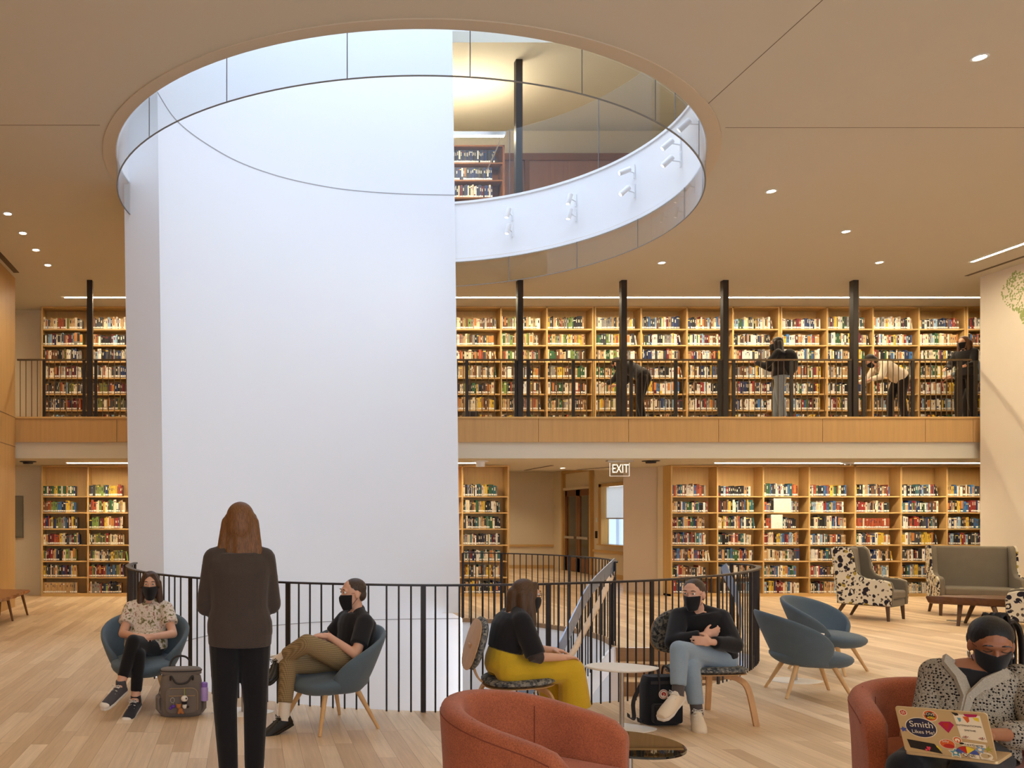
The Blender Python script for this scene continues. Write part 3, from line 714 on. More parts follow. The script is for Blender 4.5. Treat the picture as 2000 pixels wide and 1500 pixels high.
# mural
M_MURAL = m_plain('mural_green', (164, 174, 110), .9, var=.15, scale=30)
mb = MB(); rnd = random.Random(5)
for i in range(460):
    u = rnd.random(); zc = 5.85-1.25*u; wd = .26*math.sin(min(1, u/.55)*PI)**.7+.05 if u < .55 else .07
    yc = 14.62-.25*u-.5*max(0, u-.5)**1.4+rnd.uniform(-wd, wd)
    a = rnd.random()*PI; s = rnd.uniform(.008, .02); zc += rnd.uniform(-.03, .03)
    c = V((13.298, yc, zc)); e1 = V((0, math.cos(a), math.sin(a)))*s*1.6; e2 = V((0, -math.sin(a), math.cos(a)))*s
    mb.add([c-e1, c+e2, c+e1, c-e2, c+V((-.002, 0, 0))], [(0, 1, 4), (1, 2, 4), (2, 3, 4), (3, 0, 4)])
o = mb.build('plant_mural', M_MURAL, smooth=0); tag(o, 'green painted plant mural on the warm white wall', 'mural')
# upper storey fittings
mb = MB(); mb.box(4.94, 5.06, 15.44, 15.56, UP, 10); tag(mb.build('steel_column', M_BLACK), 'dark steel column of the upper storey seen through the oculus', 'column')
t = thing('pendant_light', 'linear pendant light above the upper bookcase seen through the oculus', 'pendant light', (4.4, 16.3, 9.0))
mb = MB(); mb.box(2.9, 5.0, 16.25, 16.35, 8.98, 9.05); mb.build('housing', M_CHROME, t, world=True)
mb = MB(); mb.box(2.92, 4.98, 16.27, 16.33, 8.972, 8.98); mb.build('diffuser', M_LIGHT, t, world=True)
mb = MB(); mb.box(2.92, 4.98, 16.27, 16.33, 9.05, 9.056); mb.build('uplight', M_LIGHT, t, world=True)
mb = MB(); mb.strip([V((4.95, 16.3, 8.98)), V((4.85, 17.0, 8.6))], .02, .02); mb.build('bracket', M_CHROME, t, world=True)
for x, y in ((9.5, 15), (7.5, 15.8), (1.0, 17), (10.5, 8)): downlight(x, y, 'recessed downlight in the upper storey ceiling', DOWN_W*1.6, 'upper storey downlights', 10.0)
for x, y in ((7.0, 23.5), (8.3, 25.5), (6.5, 20.5)): downlight(x, y, 'added unseen fill downlight in the vestibule ceiling', DOWN_W*1.1, 'added vestibule fill lights', 3.1)  # unseen lamps added to brighten the vestibule
downlight(6.9, 18.4, 'recessed downlight in the passage ceiling', DOWN_W*.3, None, LOW)
downlight(11.2, 25.6, 'recessed downlight in the lobby behind the glazed door', DOWN_W*.12, None, 3.1)
downlight(-5.0, 16.4, 'added fill downlight under the gallery, out of view behind the oak side wall', DOWN_W*.35, None, LOW)  # hidden lamp added to brighten the cream wall at the bench end
downlight(-5.0, 16.3, 'added fill downlight over the gallery, out of view behind the oak side wall', DOWN_W*.5)  # second hidden lamp, added for the same wall on the gallery level
# ------------------------------------------------------------------ bookcases
CF, CD, PITCH = 17.37, .33, .944
NUM = 'first second third fourth fifth sixth seventh eighth ninth tenth eleventh twelfth thirteenth fourteenth fifteenth sixteenth seventeenth eighteenth nineteenth twentieth twenty-first twenty-second twenty-third twenty-fourth twenty-fifth twenty-sixth twenty-seventh twenty-eighth twenty-ninth thirtieth'.split()
SLOTS = []          # (case, bay, row_from_top, x0, x1, z)
def bookcase(name, label, x0, nb, zb, ztop, case, bay0=0, books=True, pitch=PITCH, nrow=7):
    t = thing(name, label, 'bookcase', (x0+nb*pitch/2, CF+CD/2, zb), group='oak bookcases')
    for i in range(nb+1):
        x = x0+i*pitch; a, b = x-.016, x+.016
        mb = MB(); mb.box(a, b, CF, CF+CD, zb, ztop); mb.build('side_panel', M_OAK, t, world=True)
    mb = MB(); mb.box(x0, x0+nb*pitch, CF+CD-.015, CF+CD, zb, ztop); mb.build('back_panel', M_OAK, t, world=True)
    mb = MB(); mb.box(x0-.016, x0+nb*pitch+.016, CF-.004, CF+CD-.02, zb, zb+.045); mb.build('plinth', M_OAKX, t, world=True)
    mb = MB(); mb.box(x0+.016, x0+nb*pitch-.016, CF, CF+CD-.015, ztop-.03, ztop); mb.build('top_panel', M_OAKX, t, world=True)
    for b in range(nb):
        for r in range(nrow):
            z = zb+.065+r*.333
            mb = MB(); mb.box(x0+b*pitch+.017, x0+(b+1)*pitch-.017, CF+.003, CF+CD-.016, z-.024, z); mb.build('shelf', M_OAKX, t, world=True)
            if books: SLOTS.append((case, bay0+b, nrow-1-r, x0+b*pitch+.017, x0+(b+1)*pitch-.017, z+.0015))
    return t
GXL = (82-480)/95.0
bookcase('bookcase', 'lower oak bookcase on the floor between the cream wall and the white curved wall', (82-480)/95., 3, 0.0, LOW-.006, 'LL')
bookcase('bookcase', 'single-bay lower oak bookcase between the white curved wall and the vestibule', (993-480)/95.-PITCH*2, 2, 0.0, LOW-.006, 'LM')
bookcase('bookcase', 'long seven-bay lower oak bookcase behind the wing armchair', (1312-480)/95., 8, 0.0, LOW-.006, 'LR')
bookcase('bookcase', 'gallery oak bookcase at the bench end', GXL, 3, MEZ, CEIL-.006, 'GL')
bookcase('bookcase', 'gallery oak bookcase from the white curved wall to the bending person', GXL+9*PITCH, 3, MEZ, CEIL-.006, 'GR', 0)
bookcase('bookcase', 'gallery oak bookcase between the bending person and the person in jeans', GXL+12*PITCH+.05, 4, MEZ, CEIL-.006, 'GR', 3)
bookcase('bookcase', 'gallery oak bookcase from the person in jeans to the mural wall', GXL+16*PITCH+.1, 4, MEZ, CEIL-.006, 'GR', 7)
bookcase('bookcase', 'last gallery oak bookcase half hidden by the mural wall', GXL+20*PITCH+.15, 1, MEZ, CEIL-.006, 'GR', 11)
for x in (GXL+12*PITCH+.025, GXL+16*PITCH+.075, GXL+20*PITCH+.125):
    pass

# books
PALETTE = {'cream': (232, 216, 184), 'white': (240, 234, 222), 'tan': (196, 160, 112), 'brown': (112, 74, 48), 'black': (34, 32, 34), 'charcoal': (66, 66, 70), 'navy': (38, 52, 94), 'blue': (64, 106, 160), 'pale blue': (150, 180, 205), 'teal': (58, 104, 106), 'green': (58, 96, 62), 'olive': (122, 122, 66), 'lime': (126, 150, 76), 'yellow': (222, 186, 70), 'orange': (208, 112, 56), 'red': (148, 52, 46), 'maroon': (102, 34, 40), 'rust': (170, 84, 54), 'pink': (208, 142, 134), 'purple': (92, 66, 112), 'grey': (142, 138, 132)}
MIXES = {
 'GL': 'black maroon brown charcoal cream white grey tan navy pale_blue olive rust charcoal grey white cream'.split(),
 'GRa': 'brown cream tan yellow tan green olive brown cream grey charcoal rust lime black white tan cream grey'.split(),
 'GRb': 'black charcoal navy blue white cream grey charcoal green red yellow pale_blue brown black white maroon tan cream white'.split(),
 'LL': 'green olive charcoal navy cream red rust brown yellow grey black maroon tan blue lime cream charcoal'.split(),
 'LM': 'black charcoal cream white yellow navy green brown maroon grey teal tan cream black'.split(),
 'LR': 'black charcoal navy blue white cream rust brown yellow green pale_blue maroon grey tan teal tan cream charcoal red black white'.split()}
def book_shape(mb, x, w, h, d, z, col, yf, rnd, lean=0.0):
    """one book standing with its spine to the room: cover, title block and white call-number label"""
    def col4(c, k=1.0): c = lin(c); return tuple(min(1, v*k) for v in c[:3])+(1,)
    k = rnd.uniform(.7, 1.08); mb.cur = col4(col, k)
    x0, x1, y0, y1 = x+.0008, x+w-.0008, yf, yf+d
    def S(px_, pz): return px_+lean*(pz-z)
    c = .0025
    vs = [(S(x0, z), y0+c, z), (S(x0+c, z), y0, z), (S(x1-c, z), y0, z), (S(x1, z), y0+c, z), (S(x1, z), y1, z), (S(x0, z), y1, z)]
    top = [(S(x0, z+h), y0+c, z+h), (S(x0+c, z+h), y0, z+h), (S(x1-c, z+h), y0, z+h), (S(x1, z+h), y0+c, z+h), (S(x1, z+h), y1, z+h), (S(x0, z+h), y1, z+h)]
    mb.add(vs+top, [(0, 1, 7, 6), (1, 2, 8, 7), (2, 3, 9, 8), (3, 4, 10, 9), (4, 5, 11, 10), (5, 0, 6, 11)])
    mb.cur = (.72, .66, .54, 1); mb.add([V(p) for p in top], [(0, 1, 2, 3, 4, 5)])
    def patch(za, zb, cc, a=.1, b=.9):
        mb.cur = cc; xa, xb = x0+(x1-x0)*a, x0+(x1-x0)*b
        mb.add([(S(xa, za), y0-.0006, za), (S(xb, za), y0-.0006, za), (S(xb, zb), y0-.0006, zb), (S(xa, zb), y0-.0006, zb)], [(0, 1, 2, 3)])
    if w > .1: return
    if rnd.random() < .9: patch(z+.014, z+.014+rnd.uniform(.026, .036), col4((246, 242, 230)), .06, .94)
    q = rnd.random(); s = sum(col)
    if q < .55:
        zz = z+h*rnd.uniform(.5, .6); cc = (232, 222, 196) if s < 300 else rnd.choice([(40, 36, 36), (130, 40, 36), (60, 70, 96), (90, 60, 40)])
        patch(zz, zz+h*rnd.uniform(.18, .34), col4(cc), .32, .68)
    elif q < .75:
        patch(z+h*.8, z+h*.87, col4(rnd.choice([(228, 200, 90), (240, 236, 224), (120, 40, 36), (40, 60, 110)])), 0, 1)
    if q > .9: patch(z+h*.3, z+h*.95, col4(rnd.choice([(50, 46, 46), (230, 220, 200), (190, 120, 60)])), .04, .96)
def book_mat():
    t = NT('book_cloth'); at = t.n('ShaderNodeAttribute'); at.attribute_name = 'Col'
    co = t.coords(); n = t.noise(co, 60, 2)
    mx = t.n('ShaderNodeMix', data_type='RGBA', blend_type='MULTIPLY'); mx.inputs[0].default_value = 1
    t.l(at.outputs['Color'], mx.inputs[6]); t.l(t.ramp(n, [(.3, (.86, .86, .86, 1)), (.7, (1.08, 1.08, 1.08, 1))]), mx.inputs[7])
    t.bsdf(mx.outputs[2], .5, 0, .3); return t.m
M_BOOK = book_mat()
rnd = random.Random(11)
BOOKS = []
for case, bay, row, x0, x1, z in SLOTS:
    fx = 480+x1*95; lim = x1-x0
    key = case if case != 'GR' else ('GRa' if bay < 4 else 'GRb')
    if case == 'LL' and bay == 2 or case == 'LM' and bay == 0: continue
    fill = rnd.uniform(.70, .80) if case in ('LR', 'LL') else rnd.uniform(.80, .88)
    if case == 'LM': fill = rnd.uniform(.74, .84)
    if case == 'LR' and bay == 7: continue
    if case == 'GL' and bay == 2: continue
    mix = MIXES[key]; x = x0+.004; end = x0+lim*fill
    runc = None; n = 0; base = rnd.uniform(.205, .235)
    series = case == 'LL' and (bay, row) in ((0, 6), (0, 0)) or (case == 'LR' and (bay, row) in ((4, 2),))
    while x < end:
        if runc is None or rnd.random() > .25: runc = rnd.choice(mix).replace('_', ' ')
        if series: runc = {(0, 6): 'tan', (0, 0): 'green', (4, 2): 'rust'}[(bay, row)] if rnd.random() < .85 else runc
        w = rnd.choice((.018, .022, .026, .03, .034, .04, .046, .056))*rnd.uniform(.9, 1.1); h = min(.285, max(.17, base*rnd.uniform(.86, 1.14)))
        if series: w, h = .036, base
        face = case == 'LR' and bay == 2 and row in (1, 2) and n == (5 if row == 1 else 3)
        if face: w, h, runc = (.36, .285, 'white') if row == 1 else (.24, .285, 'white')
        BOOKS.append((case, bay, row, n, x, w, h, rnd.uniform(.15, .2), z, runc, face)); x += w+.0006; n += 1
        if face: runc = None
    if rnd.random() < .18:
        BOOKS.append((case, bay, row, n, x+.03, .03, base*.95, .17, z, rnd.choice(mix).replace('_', ' '), 'lean'))
def vis(b):
    case, bay, row = b[:3]
    if case == 'LR': return row <= 3 and bay < 7
    if case == 'GR': return row <= 2 and bay < 11 and not any(abs(b[4]*95+480-px) < 14 for px in (1017, 1219, 1418, 1535, 1672))
    return False
cand = sorted([b for b in BOOKS if vis(b)], key=lambda b: -b[5]*b[6])[:298]
chosen = set(id(b) for b in cand); rest = MB()
for b in BOOKS:
    case, bay, row, n, x, w, h, d, z, cn, face = b
    lean = -.16 if face == 'lean' else 0.0
    if id(b) in chosen:
        mb = MB(); book_shape(mb, x, w, h, d, z, PALETTE[cn], CF+.02, rnd, lean)
        o = mb.build('book', M_BOOK, smooth=0)
        sz = 'broad' if w > .1 else ('thick' if w > .042 else 'tall' if h > .24 else 'medium')
        tag(o, '%s %s book, %s along %s shelf down, %s bay, %s' % (sz, cn, NUM[n], NUM[row], NUM[bay], 'long lower bookcase' if case == 'LR' else 'long gallery bookcase'), 'book', 'books on the %s' % ('long lower bookcase' if case == 'LR' else 'gallery bookcases'))
    else: book_shape(rest, x, w, h, d, z, PALETTE[cn], CF+.02, rnd, lean)
tag(rest.build('books', M_BOOK, smooth=0), 'all the smaller shelved books filling the oak bookcases on both levels', 'books', None, 'stuff')

# upper storey bookcase glimpsed through the oculus
t = thing('bookcase', 'dark bookcase of the upper storey seen through the oculus', 'bookcase', (4.1, 17.2, UP))
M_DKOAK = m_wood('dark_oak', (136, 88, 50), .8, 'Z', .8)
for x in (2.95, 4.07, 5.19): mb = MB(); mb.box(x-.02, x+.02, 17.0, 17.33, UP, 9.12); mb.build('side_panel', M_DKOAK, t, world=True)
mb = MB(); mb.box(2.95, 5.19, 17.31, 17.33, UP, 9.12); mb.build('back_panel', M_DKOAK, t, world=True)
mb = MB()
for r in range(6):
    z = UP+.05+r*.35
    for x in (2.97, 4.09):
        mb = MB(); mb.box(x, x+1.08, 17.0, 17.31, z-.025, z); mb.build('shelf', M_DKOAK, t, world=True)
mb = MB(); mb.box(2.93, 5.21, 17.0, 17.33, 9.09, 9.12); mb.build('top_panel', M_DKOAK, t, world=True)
mb = MB(); r2 = random.Random(4)
for r in range(6):
    for xs in (2.98, 4.1):
        x = xs
        while x < xs+(.86 if r != 5 else .9):
            w = r2.uniform(.022, .04); cn = r2.choice(['navy', 'charcoal', 'navy', 'black', 'cream', 'maroon'] if r > 2 else ['maroon', 'rust', 'black', 'red', 'tan', 'grey'])
            if r >= 4: cn = r2.choice(['navy', 'navy', 'charcoal', 'black'])
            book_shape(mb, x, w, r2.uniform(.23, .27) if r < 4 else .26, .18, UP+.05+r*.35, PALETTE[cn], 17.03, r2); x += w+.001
tag(mb.build('books', M_BOOK, smooth=0), 'bound volumes on the upper storey bookcase seen through the oculus', 'books', None, 'stuff')
# ------------------------------------------------------------------ furniture
M_BLUE = m_fabric('slate_blue_wool', (88, 101, 109), .16, 300, .35)
M_ASH = m_wood('pale_ash_legs', (214, 170, 116), .86, 'Z', 1, .45)
M_ORANGE = m_fabric('terracotta_wool', (160, 88, 58), .42, 170, .6)
M_ORANGE2 = m_fabric('terracotta_seat_wool', (170, 97, 64), .4, 170, .6)
M_SEAMO = m_plain('terracotta_seam', (120, 58, 38), .9)
M_GREY = m_fabric('warm_grey_wool', (116, 107, 92), .14, 300, .35)
M_DKLEG = m_wood('dark_walnut_legs', (84, 60, 42), .8, 'Z', 1)
M_WHITET = m_plain('white_laminate', (238, 232, 222), .35, var=.01)
def leaf_print():
    t = NT('leaf_print_linen'); base = lin((216, 206, 182)); co = t.coords((1, 1, 1), (.3, .2, .5))
    def vm(op, a, b=None, out=0):
        nd = t.n('ShaderNodeVectorMath', operation=op)
        for i, v in enumerate((a, b)):
            if v is None: continue
            if hasattr(v, 'links'): t.l(v, nd.inputs[i])
            else: nd.inputs[i].default_value = v
        return nd.outputs[out]
    def leaves(scale, seed, ln, wd):
        """one randomly turned leaf per cell; returns blade mask, midrib mask and the cell's random colour"""
        p = vm('ADD', co, (seed, seed*.7, seed*.3))
        v = t.n('ShaderNodeTexVoronoi'); v.inputs['Scale'].default_value = scale; v.inputs['Randomness'].default_value = .8; t.l(p, v.inputs['Vector'])
        d = vm('SUBTRACT', p, v.outputs['Position'])
        ax = vm('NORMALIZE', vm('MULTIPLY', vm('SUBTRACT', v.outputs['Color'], (.5, .5, .5)), (1, 1, 1.6)))
        al = vm('DOT_PRODUCT', d, ax, 1); sc3 = t.n('ShaderNodeVectorMath', operation='SCALE'); t.l(ax, sc3.inputs[0]); t.l(al, sc3.inputs['Scale'])
        pe = vm('LENGTH', vm('SUBTRACT', d, sc3.outputs[0]), None, 1)
        lim = t.math('SUBTRACT', 1, t.math('POWER', t.math('ABSOLUTE', t.math('DIVIDE', al, ln)), 2))
        rel = t.math('DIVIDE', pe, wd)
        s = t.n('ShaderNodeSeparateColor'); t.l(v.outputs['Color'], s.inputs[0])
        return t.math('LESS_THAN', rel, lim), t.math('LESS_THAN', rel, t.math('MULTIPLY', lim, .5)), s
    i1, h1, s1 = leaves(10.5, 0, .062, .036)
    black = t.math('MULTIPLY', i1, t.math('GREATER_THAN', s1.outputs[0], .16))
    hollow = t.math('MULTIPLY', h1, t.math('GREATER_THAN', s1.outputs[1], .6))
    black = t.math('MULTIPLY', black, t.math('SUBTRACT', 1, hollow))
    i2, h2, s2 = leaves(21, 5, .032, .016); small = t.math('MULTIPLY', i2, t.math('GREATER_THAN', s2.outputs[0], .42))
    i3, h3, s3 = leaves(13, 9, .046, .027); must = t.math('MULTIPLY', i3, t.math('GREATER_THAN', s3.outputs[0], .74))
    c = t.mix(must, base, lin((166, 142, 62)))
    c = t.mix(small, c, lin((84, 74, 66))); c = t.mix(black, c, lin((40, 36, 44)))
    t.bsdf(c, .85, 0, .2); return t.m
M_LEAF = leaf_print()

def chair_leg(a, b, r0=.017, r1=.010, mat=None, parent=None, n=10):
    mb = MB(); mb.tube([a, b], [r0, r1], n); return mb.build('leg', mat, parent)
def shell_chair(label, loc, heading, sc_=1.0):
    t = thing('shell_lounge_chair', label, 'chair', loc, heading, 'slate blue shell chairs')
    N, K = 33, 7
    def sh(u, v):
        th = (u*2-1)*math.radians(126)
        c = max(0.0, math.cos(th*.714)); top = .400+.365*(.25*c+.75*c**.55)
        rx = .215+(.420-.215)*(v**.7)*(c**.3); ry = .20+(.350-.20)*(v**.8)*(c**.4)
        z = .285+(top-.285)*v
        return V((rx*math.sin(th)*sc_, -ry*math.cos(th)*sc_+.02-.05*v*c, z))
    mb = MB(); mb.grid(sh, N, K); mb.build('back_shell', M_BLUE, t, solid=.042, sub=1, smooth=180)
    mb = MB(); rings = []
    for k, z in ((.10, .252), (.55, .262), (.86, .298), (1.0, .358), (.96, .396), (.72, .414), (.05, .416)):
        rings.append([V((.275*k*math.copysign(abs(math.cos(a))**.85, math.cos(a)), .06+.335*k*math.copysign(abs(math.sin(a))**.85, math.sin(a)), z-.03*max(0, math.sin(a))*k*k)) for a in [2*PI*j/28 for j in range(28)]])
    mb.loft(rings); mb.build('seat', M_BLUE, t, smooth=180, sub=1)
    for sx_ in (-1, 1):
        for sy in (-1, 1):
            chair_leg((sx_*.15, .04+sy*.14, .30), (sx_*.265, .04+sy*.265, .0), .022, .0125, M_ASH, t)
    return t
shell_chair('slate blue shell chair holding the woman in a patterned blouse', (-.885, 7.36, 0), (-.05, -1))
shell_chair('slate blue shell chair holding the man in a black shirt', (.69, 6.57, 0), (-.86, -.45))
shell_chair('empty slate blue shell chair seen from behind, nearer of the facing pair', (5.08, 7.70, 0), (.97, -.24))
shell_chair('empty slate blue shell chair showing its seat, farther of the facing pair', (6.12, 8.95, 0), (.55, -.83))

def tub_chair(label, loc, heading, w=.86, hb=.735, ha=.64):
    t = thing('tub_armchair', label, 'armchair', loc, heading, 'terracotta tub armchairs')
    R = w/2-.055; TH = .11; path = []
    for i in range(6): path.append((V((-R, .36-.06*i, 0)), V((-1, 0, 0))))
    for i in range(1, 24):
        a = PI+PI*i/24; path.append((V((R*math.cos(a), .06+R*math.sin(a)*1.0, 0)), V((math.cos(a), math.sin(a), 0))))
    for i in range(5, -1, -1): path.append((V((R, .36-.06*i, 0)), V((1, 0, 0))))
    n = len(path); rings = []
    for i, (p, nrm) in enumerate(path):
        s = abs(i/(n-1)*2-1); s2 = max(0, (s-.0)/1.0)
        top = ha+(hb-ha)*max(0, math.cos(min(1, s2*1.12)*PI/2))**.9
        e = min(i, n-1-i)
        if e == 0: top -= .07
        elif e == 1: top -= .015
        k = .72 if e == 0 else 1
        prof = [(-.5, .13), (-.5, top-.045), (-.40, top-.012), (-.15, top), (.18, top), (.42, top-.012), (.52, top-.05), (.40, .45), (.30, .13)]
        rings.append([p+nrm*(o*TH*k)+V((0, 0, z)) for o, z in prof])
    mb = MB(); mb.loft(rings); mb.build('shell', M_ORANGE, t, smooth=60, bevel=.012)
    mb = MB(); mb.tube([path[i][0]+path[i][1]*(.5*TH)+V((0, 0, rings[i][6].z+.004)) for i in range(1, n-1)], .0032, 6); mb.build('rim_seam', M_SEAMO, t)
    for i in (8, n-9):
        p, nr = path[i]; mb = MB(); mb.tube([p-nr*(.505*TH)+V((0, 0, .4)), p-nr*(.505*TH)+V((0, 0, rings[i][1].z)), p+V((0, 0, rings[i][3].z+.001)), p+nr*(.5*TH)+V((0, 0, rings[i][6].z))], .0022, 6); mb.build('panel_seam', M_SEAMO, t)
    r = R-.06; poly = [(-r, .40), (-r, .05)]+[(r*math.cos(PI+PI*i/16), .05+r*math.sin(PI+PI*i/16)) for i in range(1, 16)]+[(r, .05), (r, .40)]
    mb = MB(); mb.prism(poly, .27, .43); mb.build('seat_cushion', M_ORANGE2, t, bevel=.035, seg=4)
    mb = MB(); mb.prism([(x*1.04, y*1.0) for x, y in poly], .13, .27); mb.build('seat_base', M_ORANGE, t, bevel=.01)
    for sx_ in (-1, 1):
        for y in (-.25, .28): chair_leg((sx_*.26, y, .14), (sx_*.28, y*1.05, 0), .02, .014, M_DKLEG, t)
    return t
tub_chair('terracotta tub armchair alone in front of the white leaf table', (1.305, 3.99, 0), (.75, -.66))
tub_chair('terracotta tub armchair holding the woman with the laptop', (3.58, 4.30, 0), (-.42, -.91))

def wing_chair(name, label, loc, heading, w=.72, cat='armchair', hb=1.15):
    t = thing(name, label, cat, loc, heading, 'leaf-print wing seats')
    side = [(.37, .24), (.385, .52), (.36, .615), (.27, .645), (.05, .655), (-.05, .70), (-.10, .80), (-.125, .98), (-.15, hb-.06), (-.21, hb), (-.40, hb-.005), (-.43, hb-.05), (-.385, .7), (-.34, .24)]
    Myz = Matrix(((0, 0, 1), (1, 0, 0), (0, 1, 0)))        # prism plane -> YZ, extruded along X
    for s in (-1, 1):
        a, b = (w/2-.035, w/2) if s > 0 else (-w/2, -w/2+.035)
        mb = MB(); mb.prism(side, a, b, Myz); mb.build('side_panel', M_LEAF, t, bevel=.016, seg=3)
        a, b = (w/2-.10, w/2-.03) if s > 0 else (-w/2+.03, -w/2+.10)
        inner = [(y*1.0+.006 if y > -.3 else y, z-.004 if z > .3 else z) for y, z in side]
        mb = MB(); mb.prism(inner, a, b, Myz); mb.build('side_lining', M_GREY, t, bevel=.022, seg=3)
    iw = w/2-.09
    mb = MB(); mb.prism([(-.20, .40), (-.275, hb-.02), (-.385, hb-.01), (-.33, .30)], -iw, iw, Myz); mb.build('backrest', M_GREY, t, bevel=.03, seg=3)
    mb = MB(); mb.prism([(-.345, .24), (-.43, hb-.03), (-.445, hb-.03), (-.36, .24)], -w/2+.01, w/2-.01, Myz); mb.build('back_panel', M_LEAF, t, bevel=.006)
    mb = MB(); mb.box(-iw, iw, -.26, .375, .34, .47); mb.build('seat_cushion', M_GREY, t, bevel=.035, seg=4)
    mb = MB(); mb.box(-iw, iw, -.34, .36, .22, .345); mb.build('seat_base', M_GREY, t, bevel=.02)
    for s in (-1, 1):
        mb = MB(); mb.tube([(s*(w/2-.06), .31, .25), (s*(w/2-.05), .325, 0)], [.03, .02], 8); mb.build('leg', M_DKLEG, t)
        mb = MB(); mb.tube([(s*(w/2-.07), -.27, .25), (s*(w/2-.05), -.40, 0)], [.03, .02], 8); mb.build('leg', M_DKLEG, t)
    return t
wing_chair('wing_armchair', 'grey wing armchair with leaf-print side in front of the long lower bookcase', (10.04, 13.55, 0), (.57, -.82))
wing_chair('wing_loveseat', 'wide grey wing loveseat facing the room beside the mural wall', (12.08, 13.98, 0), (-.46, -.89), 1.16, 'loveseat')
wing_chair('wing_armchair', 'leaf-print wing armchair cut off at the edge above the woman with laptop', (10.62, 11.22, 0), (-.72, .69))

# live-edge coffee table and bench
M_SLAB = m_wood('live_edge_slab', (98, 64, 40), .62, 'X', 1.0, .35, 1.2)
M_SLABY = m_wood('live_edge_bench_slab', (150, 100, 60), .62, 'Y', 1.0, .35, 1.2)
def live_slab(name, outline, z0, z1, mat, parent, seed):
    r_ = random.Random(seed); pts = []
    n = len(outline)
    for i in range(n):
        a, b = V((*outline[i], 0)), V((*outline[(i+1) % n], 0)); k = max(2, int((b-a).length/.09))
        for j in range(k):
            p = a.lerp(b, j/k); d = (b-a).normalized(); nr = V((d.y, -d.x, 0)); pts.append(p+nr*r_.uniform(-.028, .03))
    pts = spline(pts, 3, True); c = sum(pts, V((0, 0, 0)))/len(pts)
    mb = MB(); mb.loft([[V((c.x+(p.x-c.x)*k, c.y+(p.y-c.y)*k, z)) for p in pts] for k, z in ((.90, z0), (.96, z0+.015), (1.0, z1-.02), (.985, z1))])
    return mb.build(name, mat, parent, smooth=35)
t = thing('live_edge_coffee_table', 'dark live-edge wooden coffee table in front of the loveseat', 'coffee table', (11.1, 12.55, 0))
live_slab('tabletop', [(-.76, .30), (-.30, -.10), (.1, -.42), (.72, -.36), (.82, .2), (.3, .42), (-.3, .44)], .31, .425, M_SLAB, t, 3)
for a, b in (((-.38, .12, .36), (-.50, .02, 0)), ((-.12, -.12, .36), (-.20, -.38, 0)), ((.45, -.2, .36), (.55, -.34, 0)), ((.5, .25, .36), (.6, .36, 0)), ((-.05, .25, .36), (-.1, .37, 0))): chair_leg(a, b, .034, .02, M_DKLEG, t)
t = thing('live_edge_bench', 'live-edge wooden bench along the oak side wall', 'bench', (-3.85, 12.9, 0))
live_slab('seat', [(-.27, -1.5), (.25, -1.5), (.30, 0), (.27, 1.05), (.12, 1.18), (-.27, 1.18)], .37, .425, M_SLABY, t, 8)
M_BLEG = m_wood('bench_leg_oak', (120, 82, 50), .8, 'Z', 1)
for a, b in (((.17, .98, .375), (.235, 1.10, 0)), ((.12, .32, .375), (.215, .28, 0)), ((-.18, .98, .375), (-.22, 1.05, 0)), ((-.18, .3, .375), (-.22, .28, 0)), ((.15, -1.2, .375), (.22, -1.3, 0)), ((-.18, -1.2, .375), (-.22, -1.3, 0))): chair_leg(a, b, .026, .017, M_BLEG, t)

# white leaf-shaped side tables
def leaf_table(label, loc, rz, base_rz=None, L=.54, W=.36):
    t = thing('leaf_side_table', label, 'side table', loc, rz=rz, group='white leaf side tables')
    def leaf(k, z, L_=L, W_=W):
        out = []
        for j in range(40):
            a = 2*PI*j/40; c, s = math.cos(a), math.sin(a); r = 1-.30*abs(c)**6*0
            out.append(V((L_/2*k*math.copysign(abs(c)**1.0, c), W_/2*k*math.copysign(abs(s)**1.5, s)*(1-.18*c), z)))
        return out
    mb = MB(); mb.loft([leaf(.93, .452), leaf(1, .462), leaf(1, .468), leaf(.99, .472)]); mb.build('tabletop', M_WHITET, t, smooth=30)
    mb = MB(); mb.cyl((0, 0, .008), (0, 0, .455), .017, n=14); mb.build('stem', M_WHITET if False else m_plain('satin_nickel', (176, 164, 150), .35, .7), t)
    mb = MB(); mb.loft([leaf(1, .0, L*.95, W*.95), leaf(1, .006, L*.95, W*.95), leaf(.9, .010, L*.95, W*.95)]); mb.build('base', M_WHITET, t, smooth=30)
    return t
leaf_table('white leaf-shaped side table between the woman in yellow trousers and the man in jeans', (2.87, 6.45, 0), -.12)
leaf_table('white leaf-shaped side table mostly hidden behind the two empty shell chairs', (5.42, 8.33, 0), -.1)
leaf_table('white leaf-shaped side table hidden behind the standing person, base tip showing', (-.02, 6.98, 0), .1)
# round glass table
t = thing('glass_side_table', 'round dark glass side table behind the lone terracotta armchair', 'side table', (2.02, 4.45, 0))
M_DGL = NT('dark_glass'); M_DGL.bsdf(lin((16, 20, 17)), .015, 0, .8); M_DGL = M_DGL.m
mb = MB(); mb.lathe([(.02, .405), (.265, .405), (.270, .408), (.270, .416), (.267, .419), (.02, .419)], n=56); mb.build('tabletop', M_DGL, t, smooth=30)
mb = MB(); mb.cyl((0, 0, .01), (0, 0, .405), .018, n=16); mb.build('stem', M_CHROME, t)
mb = MB(); mb.lathe([(.02, 0), (.17, 0), (.17, .008), (.03, .014)], n=40); mb.build('base', M_CHROME, t)

